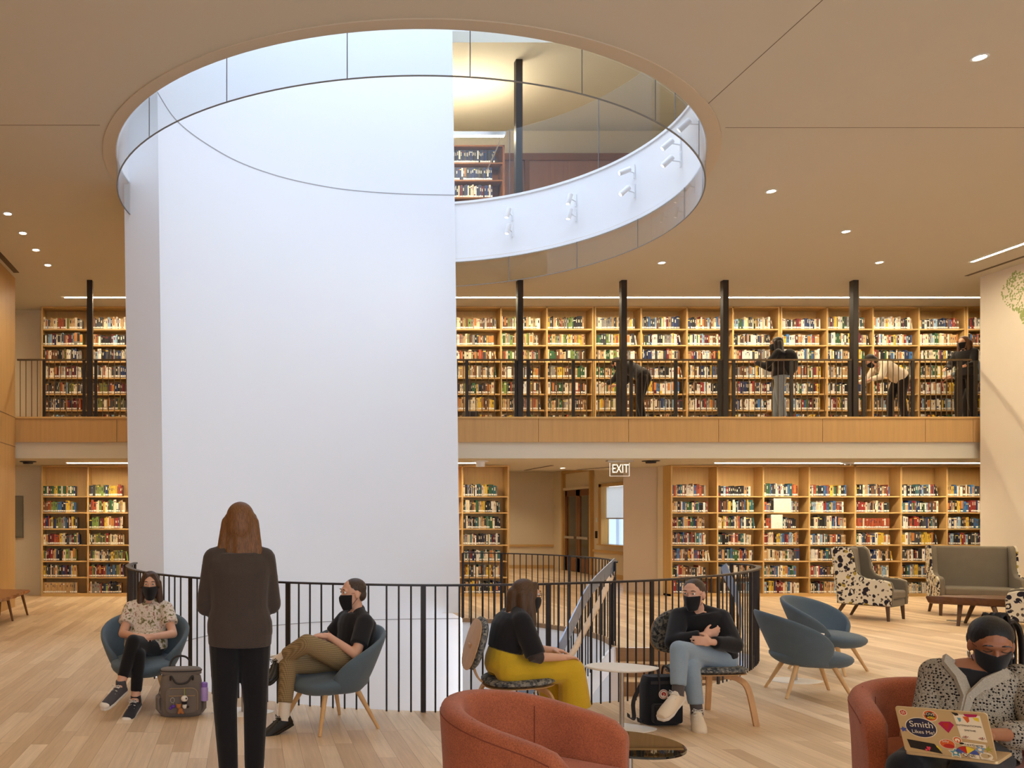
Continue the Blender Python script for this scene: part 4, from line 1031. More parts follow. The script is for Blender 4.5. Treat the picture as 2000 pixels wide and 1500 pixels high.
# patterned plywood chairs
def speckle():
    t = NT('speckled_upholstery'); co = t.coords(); v = t.n('ShaderNodeTexVoronoi'); v.inputs['Scale'].default_value = 60; t.l(co, v.inputs['Vector'])
    n = t.noise(co, 26, 3); s = t.n('ShaderNodeSeparateColor'); t.l(v.outputs['Color'], s.inputs[0])
    c = t.ramp(t.math('ADD', t.math('MULTIPLY', s.outputs[0], .6), t.math('MULTIPLY', n, .4)), [(.2, lin((52, 56, 62))), (.45, lin((96, 98, 98))), (.6, lin((150, 146, 134))), (.8, lin((78, 78, 80)))])
    t.bsdf(c, .9, 0, .2); return t.m
M_SPECK = speckle()
M_PLY = m_wood('bent_ash_ply', (196, 150, 100), .86, 'Z', 1)
def ply_chair(label, loc, heading):
    t = thing('plywood_lounge_chair', label, 'chair', loc, heading, 'patterned plywood lounge chairs')
    def pad(w, d, th, M, o, nm, mat, k=2.6):
        mb = MB(); rings = []
        for f, z in ((.2, -th*.5), (.88, -th*.46), (1, -th*.15), (1, th*.15), (.9, th*.44), (.2, th*.52)):
            rings.append([V(o)+M @ V((w*f*math.copysign(abs(math.cos(a))**(2/k), math.cos(a)), d*f*math.copysign(abs(math.sin(a))**(2/k), math.sin(a)), z)) for a in [2*PI*j/32 for j in range(32)]])
        mb.loft(rings); mb.build(nm, mat, t, smooth=60)
    S = Matrix.Rotation(math.radians(5), 3, 'X'); B = Matrix.Rotation(math.radians(74), 3, 'X')
    pad(.28, .26, .055, S, (0, .04, .405), 'seat', M_SPECK); pad(.275, .255, .014, S, (0, .04, .372), 'seat_shell', M_PLY)
    pad(.26, .20, .055, B, (0, -.265, .665), 'backrest', M_SPECK); pad(.255, .195, .014, B, (0, -.30, .655), 'back_shell', M_PLY)
    for s in (-1, 1):
        mb = MB(); mb.strip(spline([(s*.10, .14, .362), (s*.17, .20, .345), (s*.215, .25, .27), (s*.245, .30, 0)], 5), .045, .016, (0, 1, 0)); mb.build('leg', M_PLY, t)
        mb = MB(); mb.strip(spline([(s*.10, -.06, .362), (s*.16, -.14, .345), (s*.20, -.20, .27), (s*.235, -.27, 0)], 5), .045, .016, (0, 1, 0)); mb.build('leg', M_PLY, t)
    mb = MB(); mb.strip(spline([(0, -.02, .358), (0, -.20, .365), (0, -.275, .45), (0, -.315, .66)], 5), .07, .014, (0, -1, .4)); mb.build('spine', M_PLY, t)
    return t
ply_chair('patterned plywood chair holding the woman in yellow trousers', (2.0, 6.34, 0), (1, -.10))
ply_chair('patterned plywood chair holding the man in jeans by the black backpack', (3.66, 6.78, 0), (.10, -1))
mb = MB(); mb.box(4.32, 4.58, 16.6, 16.9, 3.44, 3.72); tag(mb.build('step_stool', M_BLACK, bevel=.02), 'black step stool on the gallery by the white curved wall', 'stool')
mb = MB(); mb.lathe([(.12, 0), (.12, .004), (.02, .006)], (11.0+.1, 13.2, 0), 24); tag(mb.build('floor_outlet_cover', M_CHROME), 'round floor outlet cover between the wing armchair and loveseat', 'floor outlet')
# ------------------------------------------------------------------ people
def m_skin(name, c):
    t = NT(name); c = lin(c); n = t.noise(t.coords(), 14, 3)
    col = t.mix(n, tuple(v*.93 for v in c[:3])+(1,), tuple(min(1, v*1.06) for v in c[:3])+(1,))
    b = t.bsdf(col, .5, 0, .4); b.inputs['Subsurface Weight'].default_value = .08; b.inputs['Subsurface Radius'].default_value = (.012, .005, .003)
    return t.m
def m_hair(name, c, dark=.55):
    t = NT(name); c = lin(c); n = t.noise(t.coords((60, 60, 5)), 3, 4, .6)
    t.bsdf(t.ramp(n, [(.3, tuple(v*dark for v in c[:3])+(1,)), (.7, tuple(min(1, v*1.3) for v in c[:3])+(1,))]), .5, 0, .3); t.bump(n, .5, .004); return t.m
SK_FAIR = m_skin('fair_skin', (214, 164, 136)); SK_BROWN = m_skin('brown_skin', (150, 96, 66))
M_MASK = m_fabric('black_mask_cloth', (26, 24, 26), .15, 500, .2)
M_EYEW = m_plain('eye_white', (232, 226, 218), .2); M_IRIS = m_plain('eye_dark', (36, 26, 20), .15); M_BROW = m_plain('brow_hair', (52, 38, 30), .8)
M_JET = m_fabric('black_jersey', (30, 28, 30), .2, 300, .3)
M_DENIMK = m_fabric('black_denim', (24, 22, 24), .25, 300, .3)

def frame(f, up=(0, 0, 1)):
    f = V(f).normalized(); r = f.cross(V(up)).normalized(); u = r.cross(f).normalized()
    return Matrix((r, f, u)).transposed()                    # columns: right, forward, up
def head_shape(mb, c, M, k=1.0):
    c = V(c)
    def e(o, r): mb.ell(c+M @ V(o)*k, tuple(v*k for v in r), M, 18, 12)
    e((0, -.012, .03), (.075, .094, .086)); e((0, .012, -.028), (.062, .076, .085)); e((0, .045, -.078), (.038, .038, .032))
    e((0, .076, .034), (.050, .014, .018)); e((0, .088, -.022), (.013, .020, .015)); mb.cap(c+M @ V((0, .083, .012))*k, c+M @ V((0, .101, -.020))*k, .008*k, .011*k)
    for s in (-1, 1):
        e((s*.034, .054, -.018), (.021, .018, .020)); e((s*.075, -.008, -.008), (.010, .020, .032))
    e((0, .081, -.052), (.024, .012, .010))
def hand(mb, w, d, n, side, curl=.5, spread=1.0, k=1.0):
    """palm, four unequal bent fingers and a thumb leaving the side of the palm; n points out of the palm"""
    w = V(w); d = V(d).normalized(); n = V(n); n = (n-d*n.dot(d)).normalized(); lat = d.cross(n)*side
    M = Matrix((lat, d, n)).transposed()
    mb.ell(w+d*.048*k, (.040*k, .054*k, .016*k), M, 14, 10); mb.cap(w-d*.01, w+d*.03*k, .024*k, .026*k)
    for i, (o, L) in enumerate(((.030, .066), (.0105, .076), (-.010, .071), (-.029, .055))):
        p = w+lat*o*k+d*(.088-.006*abs(i-1.3))*k; a = curl*.55; r = .0092*k
        for j, f in enumerate((.46, .30, .24)):
            q = p+(d*math.cos(a)+n*math.sin(a)+lat*(o*.9*spread))*(L*f*k); mb.cap(p, q, r, r*.9, 8); p, r = q, r*.9; a += curl*.75
    p = w+lat*.030*k+d*.022*k+n*.006; q = p+(lat*.62+d*.7+n*.25)*.034*k; mb.cap(p, q, .0125*k, .0105*k, 8); mb.cap(q, q+(lat*.2+d*.85+n*.35)*.030*k, .0105*k, .008*k, 8)
TORSO = ((-.10, .120, .095), (0, .168, .118), (.14, .166, .116), (.32, .140, .102), (.52, .146, .108), (.72, .160, .114), (.86, .168, .098), (.95, .125, .074), (1.02, .060, .055))
def torso(mb, pel, c7, hr, srt, fat=1.0, infl=0.0, t0=-.11, t1=2, bend=.02, sw=1.0):
    pel = V(pel); c7 = V(c7); hr = V(hr).normalized(); srt = V(srt).normalized(); ax = (c7-pel).normalized(); rings = []
    T = [x for x in TORSO if t0 <= x[0] <= t1]
    for t, a, b in T:
        r = hr.lerp(srt, min(1, max(0, t))).normalized(); r = (r-ax*r.dot(ax)).normalized(); dp = r.cross(ax)*-1
        c = pel+(c7-pel)*t-dp*bend*math.sin(min(1, max(0, t))*PI)
        aa = a*fat*(sw if t > .5 else 1)+infl; bb = b*fat+infl
        rings.append([c+r*aa*math.cos(g)+dp*bb*math.sin(g) for g in [2*PI*j/20 for j in range(20)]])
    mb.loft(rings)
def limb(mb, pts, rad):
    for (a, b), (r0, r1) in zip(zip(pts, pts[1:]), zip(rad, rad[1:])): mb.cap(a, b, r0, r1, 14)
def foot_ring(mb, ank, toe, up, k=1.0, infl=0.0):
    ank = V(ank); toe = V(toe); d = (toe-ank); d = d.normalized(); up = V(up); up = (up-d*up.dot(d)).normalized(); r = d.cross(up)
    heel = ank-up*.055-d*.055; L = (toe-heel).dot(d); rings = []
    for t, w, h in ((0, .022, .03), (.05, .034, .06), (.25, .036, .078), (.45, .040, .066), (.68, .047, .046), (.88, .042, .034), (.98, .026, .022)):
        c = heel+d*L*t
        rings.append([c+r*(w+infl)*k*math.cos(g)+up*((h+infl)*k*max(0, math.sin(g))-.012*max(0, -math.sin(g))) for g in [2*PI*j/16 for j in range(16)]])
    mb.loft(rings); return heel, d, up, r, L
def shoe(root, ank, toe, up, mat, sole_mat, high=False, laces=None, k=1.0, toecap=None, name='shoe'):
    ank = V(ank); mb = MB(); heel, d, u, r, L = foot_ring(mb, ank, toe, up, k, .004)
    if high: mb.tube([ank-u*.02-d*.012, ank+u*.045-d*.02], [.045*k, .042*k], 16)
    else: mb.tube([ank-u*.03-d*.012, ank+u*.002-d*.02], [.042*k, .038*k], 16)
    sh = mb.build(name, mat, root, world=True, remesh=.006, relax=3)
    mb = MB(); rings = []
    for z in (-.026, -.004):
        out = []
        for t, s in ((0, 0), (.02, .03), (.2, .038), (.45, .040), (.7, .050), (.9, .044), (.99, .022), (.99, -.022), (.9, -.044), (.7, -.050), (.45, -.040), (.2, -.038), (.02, -.03)):
            out.append(heel+d*L*t*1.02+r*s*k+u*z)
        rings.append(out)
    mb.loft(rings); mb.build('sole', sole_mat, sh, bevel=.005).location = -root.location
    if toecap is not None:
        mb = MB(); mb.ell(heel+d*L*.90+u*.006, (.046*k, .035, .028), Matrix((r, d, u)).transposed()); mb.build('toe_cap', toecap, sh).location = -root.location
    if laces is not None:
        mb = MB()
        for i in range(4 if high else 3):
            c = heel+d*L*(.36+.09*i)+u*(.078-.012*i)*k; mb.tube([c+r*.03*s-u*.008*abs(s) + d*.004*s for s in (-1, -.5, 0, .5, 1)], .0034, 6)
        c = heel+d*L*.34+u*.084*k
        for s in (-1, 1): mb.tube([c, c+r*s*.03+u*.012, c+r*s*.04-u*.008, c+r*s*.012-u*.004], .0028, 6)
        mb.build('laces', laces, sh).location = -root.location
    return sh
def mask_part(root, hc, M, k=1.0, mat=None):
    hc = V(hc)
    def fn(u, v):
        a = (u-.5)*2.35; z = -.002-.112*v; bul = math.sin(v*PI)**.7
        x = math.sin(a)*(.071-.030*v**2.2); y = math.cos(a)*(.090+.014*bul-.004*v)+.026*math.cos(a)**8*min(1, v*5+.45)*(1-.75*v)-.004
        if v < .12: y += 0
        return hc+M @ (V((x, y, z-.012*math.cos(a)*(v > .9)))*k)
    mb = MB(); mb.grid(fn, 17, 9); m = mb.build('face_mask', mat or M_MASK, root, world=True, solid=.004, sub=1, smooth=180)
    mb = MB()
    for s in (-1, 1):
        for z in (.008, -.082):
            a = 1.15*s
            mb.tube([hc+M @ (V((math.sin(a)*.066, math.cos(a)*.086, z))*k), hc+M @ (V((s*.078, -.006, -.008+.022*(1 if z > 0 else -1)))*k)], .0016, 5)
    mb.build('ear_loop', mat or M_MASK, m).location = -root.location
def eyes(root, hc, M, k=1.0, closed=False, brow=None):
    hc = V(hc)
    for s in (-1, 1):
        mb = MB(); mb.ell(hc+M @ (V((s*.032, .0775, .019))*k), .0105*k)
        if not closed:
            e = mb.build('eye', M_EYEW, root, world=True)
            mb = MB(); mb.ell(hc+M @ (V((s*.031, .0832, .019))*k), .0066*k); mb.build('iris', M_IRIS, e).location = -root.location
        else:
            mb = MB(); mb.tube([hc+M @ (V((s*(.032+o), .0905-abs(o)*.25, .014-z))*k) for o, z in ((-.016, -.002), (-.007, .002), (.004, .003), (.017, -.003))], .0022*k, 6); mb.build('eyelash', M_IRIS, root, world=True)
        mb = MB(); mb.tube([hc+M @ (V((s*(.032+o), .0895-abs(o)*.22, .041+z))*k) for o, z in ((-.019, -.002), (-.006, .002), (.006, .003), (.02, -.003))], [.0022*k, .0034*k, .003*k, .0016*k], 6); mb.build('eyebrow', brow or M_BROW, root, world=True)

def person(label, base, J, skin, vox=.0065, hd=None, k=1.0):
    """continuous body from the joints J; returns the root"""
    root = thing('person', label, 'person', base)
    for q in 'lr':
        sh = V(J['sh'+q]); up_ = (V(J['c7'])-V(J['pel'])).normalized(); J['sh'+q] = sh.lerp(V(J['c7']), .14)-up_*.022
    mb = MB(); M = frame(hd or J['look'], J.get('hup', (0, 0, 1)))
    torso(mb, J['pel'], J['c7'], J['hr'], J['sr'])
    neck = V(J['c7']); hc = V(J['head']); mb.cap(neck-V((0, 0, .02)), hc+M @ V((0, -.018, -.06)), .052, .047)
    head_shape(mb, hc, M, k)
    for s in ('l', 'r'):
        mb.cap(neck.lerp(hc, .08), J['sh'+s], .034, .045)
        limb(mb, [J['sh'+s], J['el'+s], J['wr'+s]], [.047, .038, .026])
        d, n = J.get('hd'+s, (V(J['wr'+s])-V(J['el'+s]), (0, 0, -1))); hand(mb, J['wr'+s], d, n, 1 if s == 'r' else -1, J.get('curl', .6))
        limb(mb, [J['hip'+s], J['kn'+s], J['an'+s]], [.078, .054, .038])
        f = MB(); foot_ring(mb, J['an'+s], J['to'+s], J.get('fu'+s, (0, 0, 1)), .92)
    mb.build('body', skin, root, world=True, remesh=vox, relax=4)
    J['M'] = M; J['hc'] = hc
    return root
def top_garment(root, name, J, mat, sleeve=1.0, infl=.014, fat=1.02, t0=-.11, vox=.009, r=(.066, .058, .045), collar=False, relax=6, hem=None, t1=.96):
    mb = MB(); torso(mb, J['pel'], J['c7'], J['hr'], J['sr'], fat, infl, t0, t1)
    for s in ('l', 'r'):
        a, b, c = V(J['sh'+s]), V(J['el'+s]), V(J['wr'+s]); mb.ell(a, r[0]-.004)
        if t1 > .9: mb.cap(V(J['c7'])+(a-V(J['c7']))*.16+V((0, 0, .012)), a, .052, r[0]-.004)
        if sleeve <= 1: mb.tube([a, a.lerp(b, sleeve)], [r[0], r[0]+(r[1]-r[0])*sleeve], 16)
        else: mb.cap(a, b, r[0], r[1]); mb.tube([b, b.lerp(c, sleeve-1)], [r[1], r[2]], 16)
    if hem: mb.loft(hem)
    if name in ('sweater', 'shirt', 'jacket'): c = V(J['c7']); u = (c-V(J['pel'])).normalized(); mb.cap(c-u*.03, c+u*.016, .07, .058)
    return mb.build(name, mat, root, world=True, remesh=vox, relax=relax)
def trousers(root, name, J, mat, infl=.014, upto=.92, vox=.009, wide=(.092, .07, .056), relax=6, t1=.16):
    mb = MB(); torso(mb, J['pel'], J['c7'], J['hr'], J['sr'], 1.02, infl, -.11, t1)
    for s in ('l', 'r'):
        h, kn, an = V(J['hip'+s]), V(J['kn'+s]), V(J['an'+s]); mb.cap(h, kn, wide[0]+infl*.3, wide[1]); e = kn.lerp(an, upto); mb.tube([kn, e], [wide[1], wide[2]], 16)
    return mb.build(name, mat, root, world=True, remesh=vox, relax=relax)
def hair_cap(mb, hc, M, k=1.0, fringe=.0):
    hc = V(hc); mb.ell(hc+M @ (V((0, -.022, .036))*k), tuple(v*k for v in (.084, .098, .090)), M, 20, 12)
    mb.ell(hc+M @ (V((0, -.045, -.02))*k), tuple(v*k for v in (.083, .078, .11)), M, 18, 12)
def vest_skirt(c, rx, ry, z0, z1): return [[V((c[0]+rx*math.cos(a), c[1]+ry*math.sin(a), z)) for a in [2*PI*j/20 for j in range(20)]] for z in (z0, z1)]

# ---- woman in the patterned blouse, legs crossed, in the bench-side blue chair
J = dict(pel=(-.88, 7.42, .47), c7=(-.86, 7.52, .852), hr=(-1, 0, 0), sr=(-1, 0, 0), head=(-.845, 7.465, 1.012), look=(.05, -1, -.05),
 shl=(-.685, 7.48, .82), ell=(-.63, 7.33, .60), wrl=(-.79, 7.13, .605), shr=(-1.035, 7.48, .82), elr=(-1.07, 7.34, .60), wrr=(-.93, 7.14, .605),
 hdl=((-1, -.1, -.05), (0, .3, -1)), hdr=((1, -.15, .05), (0, .3, -1)), hipl=(-.79, 7.36, .47), hipr=(-.97, 7.36, .47),
 knl=(-.93, 6.98, .585), anl=(-1.02, 6.86, .24), tol=(-1.14, 6.66, .155), ful=(-.25, -.5, .8), knr=(-.885, 6.99, .47), anr=(-.905, 6.93, .105), tor=(-.965, 6.70, .03))
r1 = person('seated woman in a patterned blouse with crossed legs and black mask', (-.88, 7.36, 0), J, SK_FAIR)
t = NT('leafy_print_blouse'); co = t.coords(); n = t.noise(co, 17, 4, .65); n2 = t.noise(co, 34, 3, .6)
t.bsdf(t.ramp(t.math('ADD', t.math('MULTIPLY', n, .6), t.math('MULTIPLY', n2, .4)), [(.36, lin((86, 78, 48))), (.43, lin((150, 138, 96))), (.48, lin((214, 198, 180))), (.56, lin((222, 208, 192))), (.62, lin((188, 150, 132))), (.68, lin((120, 84, 70)))]), .85, 0, .2); M_BLOUSE = t.m
hem = [[V((-.87+.19*math.cos(a), 7.38+.15*math.sin(a), z)) for a in [2*PI*j/20 for j in range(20)]] for z in (.47, .62)]
top_garment(r1, 'blouse', J, M_BLOUSE, .62, .018, 1.05, r=(.074, .072, .05), hem=hem)
trousers(r1, 'trousers', J, M_DENIMK, .006, .80, wide=(.082, .06, .047))
M_CANV = m_fabric('grey_canvas', (74, 70, 72), .2, 300, .3); M_CANVK = m_fabric('dark_canvas', (42, 40, 44), .2, 300, .3); M_SOLE = m_plain('cream_rubber', (224, 214, 200), .6); M_LACE = m_plain('white_lace', (228, 222, 212), .8)
shoe(r1, J['anl'], J['tol'], J['ful'], M_CANV, M_SOLE, True, M_LACE, toecap=M_SOLE); shoe(r1, J['anr'], J['tor'], (0, 0, 1), M_CANVK, M_SOLE, True, M_LACE, toecap=M_SOLE)
M_HBR = m_hair('brown_hair', (78, 54, 38))
mb = MB(); hc, M = J['hc'], J['M']; hair_cap(mb, hc, M)
for s in (-1, 1):
    mb.cap(hc+M @ V((s*.072, -.02, .02)), hc+M @ V((s*.088, .005, -.17)), .030, .034); mb.cap(hc+M @ V((s*.06, -.06, 0)), hc+M @ V((s*.085, -.03, -.19)), .04, .038)
    mb.cap(hc+M @ V((s*.03, .05, .098)), hc+M @ V((s*.076, .03, .0)), .018, .018)
mb.build('hair', M_HBR, r1, world=True, remesh=.007, relax=10); mask_part(r1, hc, M); eyes(r1, hc, M)

# ---- man in the black shirt, ankle on knee
f = V((-.88, -.47, 0)).normalized(); rt = f.cross(V((0, 0, 1)))
J = dict(pel=(.80, 6.60, .47), c7=(.885, 6.66, .86), hr=rt, sr=rt, head=(.84, 6.635, 1.012), look=(-1, -.28, -.08),
 shl=(.93, 6.49, .82), ell=(.83, 6.36, .575), wrl=(.635, 6.47, .70), shr=(.80, 6.81, .82), elr=(.66, 6.80, .62), wrr=(.60, 6.58, .66),
 hdl=((-1, .25, .05), (.1, .2, -1)), hdr=((-.3, -1, .1), (-.4, 0, -1)), hipl=(.80, 6.50, .485), hipr=(.73, 6.67, .47),
 knl=(.46, 6.33, .665), anl=(.245, 6.46, .515), tol=(.13, 6.33, .41), ful=(-.55, -.3, .65), knr=(.32, 6.42, .49), anr=(.285, 6.32, .11), tor=(.09, 6.22, .03))
r2 = person('seated man in a black shirt and checked khaki trousers, ankle on knee', (.72, 6.57, 0), J, SK_FAIR)
t = NT('khaki_check'); co = t.coords(); sp = t.n('ShaderNodeSeparateXYZ'); t.l(co, sp.inputs[0]); n = t.noise(co, 8, 2)
gx_ = t.math('SINE', t.math('MULTIPLY', t.math('ADD', sp.outputs[0], sp.outputs[1]), 420)); gz = t.math('SINE', t.math('MULTIPLY', sp.outputs[2], 420))
t.bsdf(t.mix(t.math('MULTIPLY', t.math('ADD', t.math('ADD', gx_, gz), 2), .25), lin((112, 92, 62)), lin((160, 136, 98))), .85, 0, .2); M_KHAKI = t.m
trousers(r2, 'trousers', J, M_KHAKI, .012, .72, wide=(.095, .072, .058))
top_garment(r2, 'shirt', J, M_JET, .72, .016, 1.05, r=(.07, .07, .05))
mb = MB(); c7 = V(J['c7'])
for s in (-1, 1): mb.strip([c7+rt*s*.075-f*.03+V((0, 0, .01)), c7+rt*s*.07+f*.05-V((0, 0, .01)), c7+rt*s*.015+f*.10-V((0, 0, .07))], .04, .006)
mb.build('collar', M_JET, r2, world=True)
M_SOCK = m_fabric('white_sock', (226, 214, 198), .08, 300, .2); M_LEATH = m_plain('black_leather', (26, 22, 20), .35)
for s in ('l', 'r'):
    a, b = V(J['an'+s]), V(J['kn'+s]); mb = MB(); mb.tube([a-(b-a)*.06, a.lerp(b, .32)], [.041, .046], 16); mb.build('sock', M_SOCK, r2, world=True)
shoe(r2, J['anl'], J['tol'], J['ful'], M_LEATH, M_LEATH, False, M_LEATH); shoe(r2, J['anr'], J['tor'], (0, 0, 1), M_LEATH, M_LEATH, False, M_LEATH)
mb = MB(); hc, M = J['hc'], J['M']; mb.ell(hc+M @ V((0, -.022, .042)), (.078, .094, .078), M, 20, 12); mb.ell(hc+M @ V((0, -.06, -.01)), (.070, .05, .06), M, 16, 10)
mb.build('hair', m_hair('short_dark_hair', (74, 58, 46)), r2, world=True, remesh=.006, relax=3); mask_part(r2, hc, M); eyes(r2, hc, M)

# ---- woman in yellow trousers
f = V((1, .0, 0)); rt = V((0, -1, 0))
J = dict(pel=(1.93, 6.33, .475), c7=(2.03, 6.33, .905), hr=rt, sr=(0.1, -1, 0), head=(2.105, 6.335, 1.025), look=(1, .05, -.10),
 shl=(2.02, 6.51, .865), ell=(2.10, 6.55, .61), wrl=(2.33, 6.44, .60), shr=(2.02, 6.15, .865), elr=(2.09, 6.08, .605), wrr=(2.32, 6.18, .585),
 hdl=((1, -.35, -.1), (0, -.2, -1)), hdr=((1, .3, -.06), (0, -.2, -1)), hipl=(1.95, 6.44, .475), hipr=(1.95, 6.22, .475),
 knl=(2.36, 6.50, .50), anl=(2.38, 6.50, .11), tol=(2.58, 6.50, .03), knr=(2.40, 6.22, .485), anr=(2.44, 6.24, .11), tor=(2.63, 6.24, .03))
r3 = person('seated woman in a black top and mustard yellow trousers with long hair', (2.0, 6.34, 0), J, SK_FAIR)
M_YEL = m_fabric('mustard_twill', (204, 166, 40), .12, 260, .3)
trousers(r3, 'trousers', J, M_YEL, .018, .72, wide=(.112, .094, .115), t1=.33)
top_garment(r3, 'blouse', J, M_JET, .96, .018, 1.06, t0=.25, r=(.078, .074, .05))
mb = MB()
for s in ('l', 'r'):
    a, b = V(J['sh'+s]), V(J['el'+s]); mb.tube([a.lerp(b, .7), b, b.lerp(V(J['wr'+s]), .12)], [.062, .060, .05], 16)
mb.build('sheer_cuff', m_fabric('sheer_dark_cuff', (64, 54, 50), .2, 300, .2), r3, world=True)
mb = MB(); hc, M = J['hc'], J['M']; hair_cap(mb, hc, M)
for s in (-1, 1):
    mb.cap(hc+M @ V((s*.072, .0, .03)), hc+M @ V((s*.082, .035, -.20)), .030, .03); mb.cap(hc+M @ V((s*.065, -.05, 0)), hc+M @ V((s*.075, -.03, -.215)), .045, .036)
    mb.cap(hc+M @ V((s*.04, .045, .096)), hc+M @ V((s*.078, .03, .0)), .018, .02)
mb.cap(hc+M @ V((0, -.09, 0)), hc+M @ V((0, -.10, -.20)), .06, .045)
mb.build('hair', m_hair('long_brown_hair', (86, 62, 42)), r3, world=True, remesh=.007, relax=10); mask_part(r3, hc, M); eyes(r3, hc, M)
mb = MB()
for s in (-1, 1): mb.tube([hc+M @ V((s*.032+.021*math.cos(a), .094, .012+.018*math.sin(a))) for a in [2*PI*j/16 for j in range(16)]], .0018, 6, loop=True); mb.tube([hc+M @ V((s*.053, .092, .014)), hc+M @ V((s*.076, 0, .012))], .0018, 6)
mb.tube([hc+M @ V((-.012, .096, .014)), hc+M @ V((.012, .096, .014))], .0018, 6); mb.build('eyeglasses', M_BROW, r3, world=True)
for s in ('l', 'r'): shoe(r3, J['an'+s], J['to'+s], (0, 0, 1), M_LEATH, M_SOLE)

# ---- man in jeans, arms folded, legs crossed
f = V((-.5, -.86, 0)); rt = f.cross(V((0, 0, 1)))
J = dict(pel=(3.72, 6.76, .475), c7=(3.64, 6.78, .862), hr=rt, sr=(-.95, .3, 0), head=(3.56, 6.715, 1.0), look=(-.75, -.65, -.12),
 shl=(3.80, 6.72, .825), ell=(3.79, 6.55, .62), wrl=(3.57, 6.47, .655), shr=(3.47, 6.82, .825), elr=(3.37, 6.66, .625), wrr=(3.54, 6.53, .70),
 hdl=((-1, .1, .1), (0, .9, -.2)), hdr=((1, -.1, .25), (0, .9, .2)), hipl=(3.80, 6.70, .475), hipr=(3.63, 6.78, .475),
 knl=(3.32, 6.47, .60), anl=(3.27, 6.39, .285), tol=(3.06, 6.25, .17), ful=(-.35, -.35, .8), knr=(3.42, 6.50, .475), anr=(3.45, 6.46, .125), tor=(3.38, 6.27, .04))
r4 = person('seated man in light jeans and black sweater with arms folded', (3.66, 6.78, 0), J, SK_FAIR)
M_JEAN = m_fabric('light_blue_denim', (140, 156, 168), .14, 300, .35)
trousers(r4, 'jeans', J, M_JEAN, .010, .84, wide=(.092, .068, .056))
top_garment(r4, 'sweater', J, M_JET, 1.9, .02, 1.08, r=(.076, .066, .048))
M_GSOCK = m_fabric('grey_sock', (86, 78, 76), .12, 300, .2); M_WSH = m_plain('white_leather', (226, 208, 182), .5)
for s in ('l', 'r'):
    a, b = V(J['an'+s]), V(J['kn'+s]); mb = MB(); mb.tube([a-(b-a)*.08, a.lerp(b, .17)], [.042, .044], 16); mb.build('sock', M_GSOCK, r4, world=True)
    shoe(r4, J['an'+s], J['to'+s], J.get('fu'+s, (0, 0, 1)), M_WSH, M_SOLE, False, M_LACE, k=1.08)
mb = MB(); hc, M = J['hc'], J['M']; mb.ell(hc+M @ V((0, -.022, .042)), (.080, .094, .080), M, 20, 12); mb.ell(hc+M @ V((0, -.062, -.01)), (.070, .05, .06), M, 16, 10)
mb.build('hair', bpy.data.materials['short_dark_hair'], r4, world=True, remesh=.006, relax=3); mask_part(r4, hc, M); eyes(r4, hc, M)

# ---- standing person seen from behind
def stander(label, base, ztop, look, J2, skin, vox=.0065):
    return person(label, base, J2, skin, vox)
bx, by = -.035, 5.0
J = dict(pel=(bx, by, .92), c7=(bx-.005, by-.0, 1.425), hr=(1, -.08, 0), sr=(1, 0, 0), head=(bx+.005, by+.03, 1.575), look=(.12, 1, -.05),
 shl=(bx-.172, by, 1.375), ell=(bx-.200, by+.04, 1.08), wrl=(bx-.08, by+.24, 1.06), shr=(bx+.165, by, 1.375), elr=(bx+.185, by+.05, 1.09), wrr=(bx+.08, by+.25, 1.09),
 hdl=((1, .2, .1), (0, -1, 0)), hdr=((-1, .2, .1), (0, -1, 0)), hipl=(bx-.085, by, .88), hipr=(bx+.085, by, .88),
 knl=(bx-.088, by+.02, .48), anl=(bx-.065, by-.01, .085), tol=(bx-.09, by+.19, .03), knr=(bx+.092, by+.03, .48), anr=(bx+.085, by, .085), tor=(bx+.12, by+.19, .03))
r5 = person('standing person in a dark brown sweater and black jeans seen from behind', (bx, by, 0), J, SK_FAIR)
M_SWT = m_fabric('dark_brown_knit', (66, 56, 50), .2, 260, .4)
trousers(r5, 'jeans', J, M_DENIMK, .010, .93, wide=(.098, .072, .058))
hem = [[V((bx+a_*math.cos(g), by+b_*math.sin(g), z)) for g in [2*PI*j/20 for j in range(20)]] for a_, b_, z in ((.188, .142, .85), (.190, .145, .93), (.17, .125, 1.08))]
top_garment(r5, 'sweater', J, M_SWT, 1.92, .018, 1.06, t0=0, r=(.072, .062, .046), hem=hem)
mb = MB(); hc, M = J['hc'], J['M']; hair_cap(mb, hc, M)
for x in (-.07, -.035, 0, .035, .07): mb.cap(hc+M @ V((x, -.055+abs(x)*.4, 0)), hc+M @ V((x*1.5, -.085+abs(x)*.5, -.215+abs(x)*.5)), .044, .034)
for s in (-1, 1): mb.cap(hc+M @ V((s*.07, .0, .03)), hc+M @ V((s*.088, .01, -.18)), .03, .03)
mb.build('hair', m_hair('auburn_hair', (116, 78, 46), .55), r5, world=True, remesh=.007, relax=14); eyes(r5, hc, M)
for s in ('l', 'r'): shoe(r5, J['an'+s], J['to'+s], (0, 0, 1), M_LEATH, M_LEATH)

